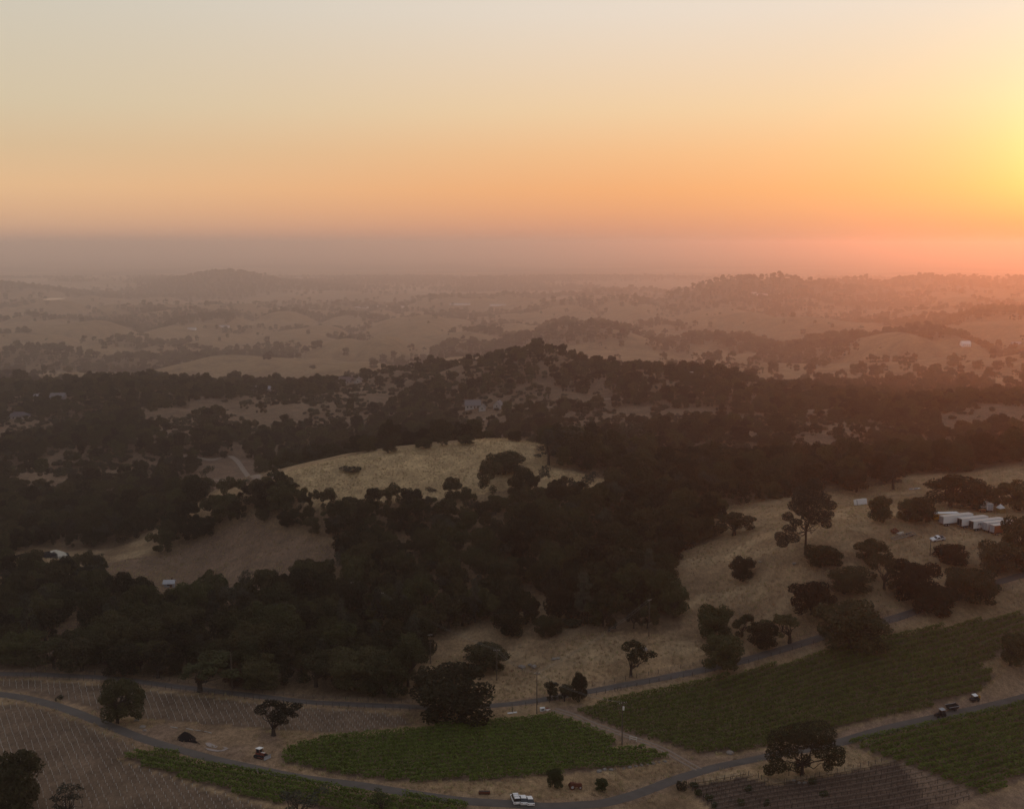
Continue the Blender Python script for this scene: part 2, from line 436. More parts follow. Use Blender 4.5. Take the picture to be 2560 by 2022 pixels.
def open_mask(x, y):
    m = np.zeros(np.shape(x), bool)
    for p in OPEN:
        m |= inpoly(p, x, y)
    return m
def wood_density(x, y):
    """0..1 tree cover for ground beyond the near fields"""
    n = fbm(x / 70, y / 70, 41, 3)
    d = smooth(.34, .50, n)
    d = np.where(y > 640, .06 + .94 * smooth(.40, .56, fbm(x / 75, y / 75, 44, 4)), d)
    # grass hills: trees keep to gullies, clumps and the shaded sides
    far = smooth(1480, 2200, y)
    b = np.abs(vnoise(x / 320 + .4 * vnoise(x / 700, y / 700, 21), y / 500, 22) * 2 - 1)
    c = fbm(x / 460, y / 360, 47, 4)
    hill = np.clip(smooth(.47, .56, c) * smooth(.5, .12, b) + .8 * smooth(.58, .64, c) + .012, 0, 1)
    right = smooth(.0, .45, x / np.maximum(y, 1))
    hill = np.clip(hill * (1 + .9 * right), 0, 1)
    d = d * (1 - far) + hill * far
    pl = smooth(5000, 7000, y)
    c2 = fbm(x / 1260, y / 980, 52, 4)
    d = d * (1 - pl) + pl * smooth(.47, .58, c2)
    for gx, gy, gh, rx, ry in FAR_HILLS:
        d = np.maximum(d, np.exp(-((x - gx) / rx / 1.15) ** 2 - ((y - gy) / ry / 1.2) ** 2) * (gh > 15) * 1.1)
    so = np.zeros(np.shape(x), bool)
    for p in SOFT:
        so |= inpoly(p, x, y)
    d = np.where(so, d * .15, d)
    return np.where(open_mask(x, y), 0, np.clip(d, 0, 1))

# ------------------------------------------------------------------ ground
rows = np.concatenate([np.arange(-320, 230, 25), np.arange(230, 650, 2), np.geomspace(650, 1700, 170), np.geomspace(1708, 7000, 250), np.geomspace(7040, 70000, 150)])
cols = np.linspace(-.72, .72, 310)
GX = cols[None] * np.maximum(rows, 230)[:, None]
GY = np.broadcast_to(rows[:, None], GX.shape)
GZ = height(GX, GY)
_pc = POND.mean(0)
POND_Z = -11.0
_pm = inpoly((POND - _pc) * 1.12 + _pc, GX, GY)
POND_Z = float(np.median(GZ[_pm])) if _pm.any() else -10.5
GZ = np.where(_pm, np.minimum(GZ, POND_Z - .5), GZ)
nr, nc = GX.shape
_i = np.arange(nr * nc).reshape(nr, nc)
GF = np.stack([_i[:-1, :-1], _i[:-1, 1:], _i[1:, 1:], _i[1:, :-1]], -1).reshape(-1, 4)
GROUND_MIN = float(GZ.min())
x, y = GX.ravel(), GY.ravel()
grass = np.array([.285, .208, .125]); soil = np.array([.120, .088, .070]); dirt = np.array([.205, .150, .112]); duff = np.array([.075, .055, .040]); weed = np.array([.10, .095, .05])
def mixc(C, c, m):
    return C * (1 - m[:, None]) + np.asarray(c) * m[:, None]
C = np.tile(grass, (len(x), 1))
n1, n2 = fbm(x / 35, y / 35, 61, 4), fbm(x / 11, y / 11, 62, 3)
C = mixc(C, [.150, .108, .070], smooth(.45, .75, n1) * .75)
C = mixc(C, [.36, .285, .18], smooth(.52, .72, n2) * .45)
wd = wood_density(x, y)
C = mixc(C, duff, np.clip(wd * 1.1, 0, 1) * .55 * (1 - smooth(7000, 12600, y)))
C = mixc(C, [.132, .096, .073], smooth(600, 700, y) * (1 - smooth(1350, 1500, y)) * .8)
C = mixc(C, [.150, .108, .082], np.where(inpoly(OPEN[0], x, y) | inpoly(OPEN[3], x, y) | inpoly(OPEN[4], x, y), .85, 0.))  # valley shade painted into these fields as a darker brown
C = mixc(C, [.42, .33, .19], np.where(inpoly(OPEN[1], x, y), .6, 0.))  # grazing light on the knoll put into its grass colour
pl = smooth(5300, 8400, y)
fld = vnoise(x / 360, y / 1260, 71)
C = mixc(C, np.array([.27, .215, .15]), pl)
C = mixc(C, [.055, .05, .04], pl * wd * .9)
C = mixc(C, [.34, .28, .20], pl * smooth(.62, .75, fld) * (1 - wd))
near = (y < 700)
def pm(p):
    m = np.zeros(len(x)); m[near] = inpoly(p, x[near], y[near]); return m
for p in (VINE_C, VINE_R, VINE_RL, VINE_L):
    C = mixc(C, soil, pm(p) * .85)
for p in (YOUNG_LO, YOUNG_UP):
    C = mixc(C, [.128, .096, .074], pm(p) * .9)
C = mixc(C, [.085, .062, .052], pm(BARE_V) * .95)
for p in DIRT:
    C = mixc(C, dirt, pm(p) * (.45 + .5 * smooth(.35, .6, n2)))
dl = np.full(len(x), 1e9)
for k in ('up', 'lo', 'track'):
    dl[near] = np.minimum(dl[near], dist_line(ROADS[k][::3], x[near], y[near]))
C = mixc(C, dirt * 1.05, (1 - smooth(2.2, 5.0, dl)) * .6)
C *= (.86 + .28 * fbm(x / 5, y / 5, 66, 2))[:, None]
C *= np.array([1.05, .965, .885])
C *= (1 - .28 * smooth(1500, 2200, y) * (1 - smooth(7000, 11000, y)))[:, None]
m_ground = bpy.data.materials.new('dry_grass_ground')
m_ground.use_nodes = True
nt = m_ground.node_tree
b = nt.nodes['Principled BSDF']
b.inputs['Roughness'].default_value, b.inputs['Specular IOR Level'].default_value = 1.0, 0.05
at = nt.nodes.new('ShaderNodeVertexColor'); at.layer_name = 'cover'
tc = nt.nodes.new('ShaderNodeTexCoord')
def gnoise(scale, detail, lo, hi, prev, stretch=(1, 1, 1)):
    mp = nt.nodes.new('ShaderNodeMapping'); mp.inputs['Scale'].default_value = stretch
    nt.links.new(tc.outputs['Object'], mp.inputs[0])
    no = nt.nodes.new('ShaderNodeTexNoise'); no.inputs['Scale'].default_value = scale; no.inputs['Detail'].default_value = detail
    nt.links.new(mp.outputs[0], no.inputs['Vector'])
    mr = nt.nodes.new('ShaderNodeMapRange')
    mr.inputs['From Min'].default_value, mr.inputs['From Max'].default_value = .3, .7
    mr.inputs['To Min'].default_value, mr.inputs['To Max'].default_value = lo, hi
    nt.links.new(no.outputs['Fac'], mr.inputs['Value'])
    mu = nt.nodes.new('ShaderNodeVectorMath'); mu.operation = 'SCALE'
    nt.links.new(prev, mu.inputs[0]); nt.links.new(mr.outputs[0], mu.inputs['Scale'])
    return mu.outputs[0], no
c1, _ = gnoise(.9, 6, .74, 1.26, at.outputs['Color'], (1, .5, 1))
c2, no2 = gnoise(.12, 4, .8, 1.2, c1)
c3, no3 = gnoise(3.1, 3, .7, 1.3, c2)
nt.links.new(c3, b.inputs['Base Color'])
bp = nt.nodes.new('ShaderNodeBump'); bp.inputs['Strength'].default_value = .9; bp.inputs['Distance'].default_value = .35
nt.links.new(no3.outputs['Fac'], bp.inputs['Height']); nt.links.new(bp.outputs[0], b.inputs['Normal'])
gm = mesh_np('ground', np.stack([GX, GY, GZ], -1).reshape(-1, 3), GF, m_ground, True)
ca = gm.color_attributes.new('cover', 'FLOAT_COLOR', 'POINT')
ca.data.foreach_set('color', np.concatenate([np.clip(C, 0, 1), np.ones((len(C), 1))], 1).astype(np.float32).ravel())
ground = tag(link('ground', gm), 'dry grass hills running down to a hazy plain', None, None, 'structure')

# ------------------------------------------------------------------ roads
m_asph = mat('worn_asphalt', (.096, .083, .074), .9, .35, .35, .15)
m_track = mat('dirt_track', (.24, .185, .145), .95, .2, 1.0, .1)
def road(name, line, width, m, label, lift=.14, edge=True):
    P = line
    t = np.gradient(P, axis=0)
    t /= np.linalg.norm(t, axis=1)[:, None] + 1e-9
    nrm = np.stack([-t[:, 1], t[:, 0]], 1)
    V, F = [], []
    k = 5
    wv = width * (1 + .08 * (fbm(P[:, 0] / 12, P[:, 1] / 12, 81, 2) - .5))
    for j in range(k):
        o = (j / (k - 1) - .5)
        q = P + nrm * (o * wv)[:, None]
        z = height(q[:, 0], q[:, 1]) + lift + .05 * (1 - (2 * o) ** 2) - (.10 if j in (0, k - 1) else 0)
        V.append(np.column_stack([q, z]))
    n = len(P)
    V = np.concatenate(V)
    for j in range(k - 1):
        a = np.arange(n - 1) + j * n
        F.append(np.stack([a, a + 1, a + 1 + n, a + n], -1))
    me = mesh_np(name, V, np.concatenate(F), m, True)
    return tag(link(name, me), label, None, None, 'structure')
road('road', ROADS['up'], 3.4, m_asph, 'narrow paved road below the wooded slope')
road('road', ROADS['lo'], 3.8, m_asph, 'narrow paved lane winding between the vineyards')
for s in (-.85, .85):
    P = ROADS['track']; t = np.gradient(P, axis=0); t /= np.linalg.norm(t, axis=1)[:, None]
    road('dirt_track', P + np.stack([-t[:, 1], t[:, 0]], 1) * s, .75, m_track, 'pale wheel rut of the dirt track between two vineyards', .12)
road('dirt_track', ROADS['val'], 5, m_track, 'pale dirt road along the foot of the valley field', .4)
road('dirt_track', ROADS['mid'], 4, m_track, 'pale dirt road above the valley field', .4)
road('dirt_track', ROADS['house'], 5, m_track, 'pale driveway climbing past the valley houses', .6)
road('dirt_track', ROADS['ridge'], 4, m_track, 'pale track curling round the ridge slope', .6)

# ------------------------------------------------------------------ water
m_water = bpy.data.materials.new('still_water')
m_water.use_nodes = True
wb = m_water.node_tree.nodes['Principled BSDF']
wb.inputs['Base Color'].default_value = (.02, .022, .025, 1)
wb.inputs['Roughness'].default_value = .06
wb.inputs['IOR'].default_value = 1.33
wno = m_water.node_tree.nodes.new('ShaderNodeTexNoise'); wno.inputs['Scale'].default_value = .8
wbp = m_water.node_tree.nodes.new('ShaderNodeBump'); wbp.inputs['Strength'].default_value = .08; wbp.inputs['Distance'].default_value = .1
wtc2 = m_water.node_tree.nodes.new('ShaderNodeTexCoord'); m_water.node_tree.links.new(wtc2.outputs['Object'], wno.inputs['Vector'])
m_water.node_tree.links.new(wno.outputs['Fac'], wbp.inputs['Height']); m_water.node_tree.links.new(wbp.outputs[0], wb.inputs['Normal'])
def water(name, P, z, label):
    me = bpy.data.meshes.new(name)
    bm = bmesh.new()
    bm.faces.new([bm.verts.new((p[0], p[1], z)) for p in P])
    bmesh.ops.triangulate(bm, faces=bm.faces[:])
    bmesh.ops.recalc_face_normals(bm, faces=bm.faces[:])
    for fc in bm.faces:
        if fc.normal.z < 0:
            fc.normal_flip()
    bm.to_mesh(me); bm.free()
    me.materials.append(m_water)
    return tag(link(name, me), label, None, None, 'structure')
water('pond', (POND - _pc) * 1.04 + _pc, POND_Z - .1, 'small pond shining among dark trees in the valley')
for uvs, lab in (([(88, 749), (120, 745.5), (164, 745), (160, 748), (120, 750.5)], 'long pale reservoir glinting on the plain'), ([(296, 735), (317, 734), (312, 738), (303, 737.5)], 'small glinting pond on the plain')):
    P = np.array([pt(u, v, 7000 if u < 200 else 7400) for u, v in uvs])
    zc = float(height(P[:, 0], P[:, 1]).max()) + 3
    P = np.array([np.array(ray(u, v)) * ((zc - CAMZ) / ray(u, v)[2]) + np.array([0, 0, CAMZ]) for u, v in uvs])
    zc = max(zc, float(height(P[:, 0], P[:, 1]).max()) + .5)
    water('lake', P[:, :2], zc, lab)

# ------------------------------------------------------------------ haze
def box_mesh(name, x0, x1, y0, y1, z0, z1, m=None):
    V = [(a, b_, c) for c in (z0, z1) for b_ in (y0, y1) for a in (x0, x1)]
    F = [(0, 2, 3, 1), (4, 5, 7, 6), (0, 1, 5, 4), (2, 6, 7, 3), (0, 4, 6, 2), (1, 3, 7, 5)]
    return mesh_np(name, V, F, m)
m_haze = bpy.data.materials.new('haze')
m_haze.use_nodes = True
ht = m_haze.node_tree
ht.nodes.remove(ht.nodes['Principled BSDF'])
pv = ht.nodes.new('ShaderNodeVolumePrincipled')
pv.inputs['Color'].default_value = (*HAZE_COL, 1)
pv.inputs['Density'].default_value = HAZE_DENSITY
pv.inputs['Anisotropy'].default_value = HAZE_G
ht.links.new(pv.outputs[0], ht.nodes['Material Output'].inputs['Volume'])
haze = tag(link('haze', box_mesh('haze', -56000, 56000, -400, 71000, GROUND_MIN - 1.5, CAMZ + 48, m_haze)), 'warm evening haze over the whole valley', None, None, 'stuff')
# ------------------------------------------------------------------ trees
m_leaf = mat('oak_leaves', (.026, .027, .012), .8, .45, .5, .12, transl=.12, hue=(.045, .042, .016), objvary=.7)
m_pine = mat('pine_needles', (.044, .044, .029), .8, .3, .6, .15, transl=.1, objvary=.45)
m_bush = mat('shrub_leaves', (.042, .040, .021), .8, .35, .8, .15, transl=.1, objvary=.35)
m_red = mat('russet_leaves', (.060, .032, .018), .85, .3, .8, .15, transl=.1, objvary=.2)
m_green = mat('fresh_leaves', (.042, .056, .018), .8, .3, .8, .15, transl=.2, objvary=.2)
m_bark = mat('oak_bark', (.042, .033, .027), .95, .3, 2.0, .1)
m_dead = mat('grey_dead_wood', (.095, .075, .062), .95, .3, 2.0, .1)

def cards(P, N, size, r, jit=.7, flat=.0):
    """leaf cards: one irregular quad per point, facing roughly along N"""
    n = len(P)
    N = N / (np.linalg.norm(N, axis=1)[:, None] + 1e-9) + r.normal(0, jit, (n, 3))
    N /= np.linalg.norm(N, axis=1)[:, None] + 1e-9
    T = np.cross(N, r.normal(0, 1, (n, 3)))
    T /= np.linalg.norm(T, axis=1)[:, None] + 1e-9
    B = np.cross(N, T)
    s = size * r.uniform(.6, 1.35, n)[:, None]
    V = np.empty((n, 4, 3))
    for k, (a, c) in enumerate(((-1, -.7), (.8, -1), (1, .9), (-.7, 1))):
        V[:, k] = P + T * s * a * r.uniform(.5, 1.1, (n, 1)) * .5 + B * s * c * r.uniform(.5, 1.1, (n, 1)) * .5
    return V.reshape(-1, 3), np.arange(n * 4).reshape(n, 4)
def lobe_cards(lobes, density, size, seed, fill=.2):
    r = np.random.default_rng(seed)
    PV, PN = [], []
    L = np.array([l[:6] for l in lobes], float)
    for i, (cx, cyy, cz, rx, ry, rz) in enumerate(L):
        area = 4 * math.pi * ((rx * ry) ** 1.6 / 3 + (rx * rz) ** 1.6 / 3 + (ry * rz) ** 1.6 / 3) ** (1 / 1.6)
        n = max(20, int(area * density))
        d = r.normal(0, 1, (n, 3)); d /= np.linalg.norm(d, axis=1)[:, None]
        rad = 1 + .20 * (fbm(d[:, 0] * 2.2 + 3 * i, d[:, 1] * 2.2 + d[:, 2] * 1.7, seed + i, 2) - .5) * 2 + r.normal(0, .05, n)
        inner = r.random(n) < fill
        rad = np.where(inner, r.uniform(.3, .9, n), rad)
        p = d * rad[:, None] * [rx, ry, rz] + [cx, cyy, cz]
        nn = d / [rx, ry, rz]
        # cards buried in a neighbouring lobe are dropped
        keep = np.ones(n, bool)
        for j, q in enumerate(L):
            if j != i:
                keep &= (((p - q[:3]) / q[3:]) ** 2).sum(1) > .62
        PV.append(p[keep]); PN.append(nn[keep] + [0, 0, .15])
    return cards(np.concatenate(PV), np.concatenate(PN), size, r)
def tube(path, radii, sides=6):
    path = np.asarray(path, float)
    V, F = [], []
    t = np.gradient(path, axis=0)
    for k, (p, d, rr) in enumerate(zip(path, t, radii)):
        d = d / (np.linalg.norm(d) + 1e-9)
        a = np.cross(d, [0.3, .9, .2]); a /= np.linalg.norm(a) + 1e-9
        b_ = np.cross(d, a)
        for s in range(sides):
            w = 2 * math.pi * s / sides
            V.append(p + (a * math.cos(w) + b_ * math.sin(w)) * rr)
        if k:
            o = (k - 1) * sides
            for s in range(sides):
                s2 = (s + 1) % sides
                F.append((o + s, o + s2, o + sides + s2, o + sides + s))
    return V, F
def join_vf(parts):
    V, F, o = [], [], 0
    for v, f in parts:
        V.extend(v); F.extend([tuple(i + o for i in q) for q in f]); o += len(v)
    return np.array(V), np.array(F)
def limbs_mesh(name, lobes, H, rt, seed, m, fork=.28, lean=(0, 0)):
    r = np.random.default_rng(seed)
    parts = []
    ft = np.array([lean[0], lean[1], H * fork])
    parts.append(tube([(0, 0, -.5), (lean[0] * .2, lean[1] * .2, H * fork * .35), (lean[0] * .6, lean[1] * .6, H * fork * .75), ft], [rt * 1.5, rt * 1.05, rt * .9, rt * .85], 7))
    for l in lobes:
        c = np.array(l[:3], float)
        mid = ft * .5 + c * .5 + r.normal(0, .06, 3) * H + [0, 0, -.04 * H]
        q1 = ft * .75 + c * .25 + r.normal(0, .03, 3) * H
        q3 = mid * .5 + c * .5 + r.normal(0, .03, 3) * H
        rr = rt * .42
        parts.append(tube([ft - [0, 0, .2], q1, mid, q3, c], [rr, rr * .8, rr * .6, rr * .4, rr * .12], 5))
    V, F = join_vf(parts)
    return mesh_np(name, V, F, m, True)

def oak_lobes(seed, W, H, n, gap=.0, full=False):
    """a crown of several separate domes, each a cluster of leaf clumps"""
    r = np.random.default_rng(seed)
    out = []
    Rw = W / 2
    ns = int(n)
    ph = r.uniform(0, 6.28)
    lean = r.normal(0, .12, 2) * Rw
    for i in range(ns):
        f = (i + .3) / ns
        rr = math.sqrt(f) * .66 * Rw * r.uniform(.75, 1.2)
        a = ph + i * 2.39996 + r.normal(0, .35)
        sr = Rw * r.uniform(.27, .44) * (1 - gap * .25)
        dome = math.sqrt(max(0, 1 - (rr / Rw) ** 2))
        zc = H * (.18 + .62 * dome * r.uniform(.68, 1.08))
        cx, cyy = rr * math.cos(a) + lean[0], rr * math.sin(a) + lean[1]
        for j in range(5):
            b2, e2 = r.uniform(0, 6.28), r.uniform(-.35, 1.2)
            q = sr * r.uniform(.45, .75)
            s_ = sr * r.uniform(.38, .62)
            out.append((cx + q * math.cos(b2) * math.cos(e2), cyy + q * math.sin(b2) * math.cos(e2), max(s_ * .5, zc + q * math.sin(e2) * H / W * 1.1), s_ * r.uniform(.9, 1.25), s_ * r.uniform(.9, 1.25), s_ * r.uniform(.7, .95)))
        if full or (rr > .38 * Rw and r.random() < .75 - .5 * gap):
            s_ = sr * r.uniform(.5, .8)
            out.append((cx * 1.12, cyy * 1.12, zc * r.uniform(.30, .58), s_, s_, s_ * .9))
    return out
OAKS = []          # (crown mesh, trunk mesh, W, H)
for k in range(9):
    W, H = 12.0, (9.6, 10.4, 8.8, 11.2, 9.2, 12.0, 10.0, 9.0, 10.6)[k]
    gap = (0, .1, .5, 0, .8, .2, .4, .1, .9)[k]
    lb = oak_lobes(100 + k, W, H, (13, 9, 8, 13, 6, 9, 8, 14, 7)[k], gap, k in (0, 3, 7))
    V, F = lobe_cards(lb, 14, .36, 200 + k, .35)
    OAKS.append((mesh_np('oak_crown', V, F, m_leaf), limbs_mesh('oak_trunk', lb[::3], H, .38, 300 + k, m_bark, .22), W, H))
def pine_lobes(seed, W, H):
    r = np.random.default_rng(seed)
    out = []
    for i in range(26):
        z = H * (.25 + .72 * (i + .5) / 26)
        f = 1 - (z / H - .25) / .78
        rr = W / 2 * (.15 + .75 * f ** .7) * r.uniform(.5, 1.0) * r.uniform(.5, 1)
        a = i * 2.4 + r.normal(0, .4)
        s = W * r.uniform(.09, .15)
        out.append((rr * math.cos(a), rr * math.sin(a), z, s, s, s * .8))
    return out
PINES = []
for k in range(4):
    W, H = 7.5, (17, 19, 15, 18)[k]
    lb = pine_lobes(400 + k, W, H)
    V, F = lobe_cards(lb, 9, .42, 410 + k, .4)
    r = np.random.default_rng(420 + k)
    parts = [tube([(0, 0, -.5), (.2, .1, H * .3), (-.2, .2, H * .65), (.1, 0, H * .97)], [.34, .27, .17, .03], 7)]
    for l in lb:
        c = np.array(l[:3])
        parts.append(tube([(0, 0, c[2] * .86), c * [.5, .5, .93], c], [.11, .07, .02], 4))
    V2, F2 = join_vf(parts)
    PINES.append((mesh_np('pine_crown', V, F, m_pine), mesh_np('pine_trunk', V2, F2, m_bark, True), W, H))
AIRY = []
for k in range(3):
    W, H = 9.0, 11.0
    lb = oak_lobes(500 + k, W, H, 7, 1.0)
    V, F = lobe_cards(lb, 6.0, .32, 510 + k, .5)
    AIRY.append((mesh_np('airy_crown', V, F, m_pine), limbs_mesh('airy_trunk', lb[::2], H, .26, 520 + k, m_bark, .3), W, H))
SHRUBS = []
for k in range(4):
    r = np.random.default_rng(600 + k)
    lb = [(r.normal(0, .9), r.normal(0, .9), r.uniform(.5, 1.0), r.uniform(.8, 1.2), r.uniform(.8, 1.2), r.uniform(.6, .9)) for _ in range(5)]
    V, F = lobe_cards(lb, 16, .34, 610 + k, .15)
    V[:, 2] = np.maximum(V[:, 2], .02)
    SHRUBS.append((mesh_np('shrub_leaves', V, F, m_bush), None, 3.6, 1.7))
def bare_tree(seed, H=10.0):
    r = np.random.default_rng(seed)
    parts = []
    def grow(p, d, L, rad, lev):
        q = p + d * L
        mid = (p + q) / 2 + r.normal(0, .05, 3) * L
        parts.append(tube([p, mid, q], [rad, rad * .8, rad * .55], 5 if lev < 2 else 4))
        if lev >= 4:
            return
        for _ in range(3 if lev else 4):
            nd = d + r.normal(0, .5, 3) + [0, 0, .15]
            nd /= np.linalg.norm(nd)
            grow(q if r.random() < .6 else mid, nd, L * r.uniform(.58, .78), rad * .58, lev + 1)
    grow(np.array([0, 0, -.3]), np.array([.05, 0, 1.]), H * .3, .28, 0)
    return join_vf(parts)
BARES = []
for k in range(2):
    V, F = bare_tree(700 + k)
    BARES.append(mesh_np('bare_branches', V, F, m_dead, True))

TREE_N = 0
def plant(name, kind, x, y, W, H, label, group=None, cat='tree', rot=None, leafmat=None):
    """one tree: an Empty at its foot with crown and trunk"""
    global TREE_N
    TREE_N += 1
    r = np.random.default_rng(9000 + TREE_N)
    z = h1(x, y)
    rot = r.uniform(0, 6.28) if rot is None else rot
    if kind == 'bare':
        me = BARES[TREE_N % 2]
        o = link(name, me, None, (x, y, z), (0, 0, rot)); o.scale = (W / 8.5, W / 8.5, H / 10)
        return tag(o, label, cat, group)
    pool = {'oak': [OAKS[i] for i in (0, 1, 2, 3, 5, 6, 7)], 'dense': [OAKS[i] for i in (0, 3, 7)], 'open': [OAKS[i] for i in (2, 4, 8)], 'pine': PINES, 'airy': AIRY, 'shrub': SHRUBS}[kind]
    cr, tr, w0, hh0 = pool[int(r.integers(len(pool)))]
    if leafmat is not None:
        key = cr.name + leafmat.name
        if key not in bpy.data.meshes:
            c2_ = cr.copy(); c2_.name = key; c2_.materials.clear(); c2_.materials.append(leafmat)
        cr = bpy.data.meshes[key]
    k1 = r.uniform(.88, 1.13)
    if kind in ('oak', 'dense', 'open', 'airy'):
        W, H = (W * 1.12, H * 1.1) if kind == 'dense' else (W * 1.18, H * 1.12)
    s = (W / w0 * k1, W / w0 / k1, H / hh0)
    if tr is None:
        o = link(name, cr, None, (x, y, z - .05), (0, 0, rot)); o.scale = s
        return tag(o, label, cat, group)
    e = link(name, None, None, (x, y, z), (0, 0, rot))
    e.scale = s
    e.empty_display_size = .5
    link('crown', cr, e); link('trunk', tr, e)
    return tag(e, label, cat, group)

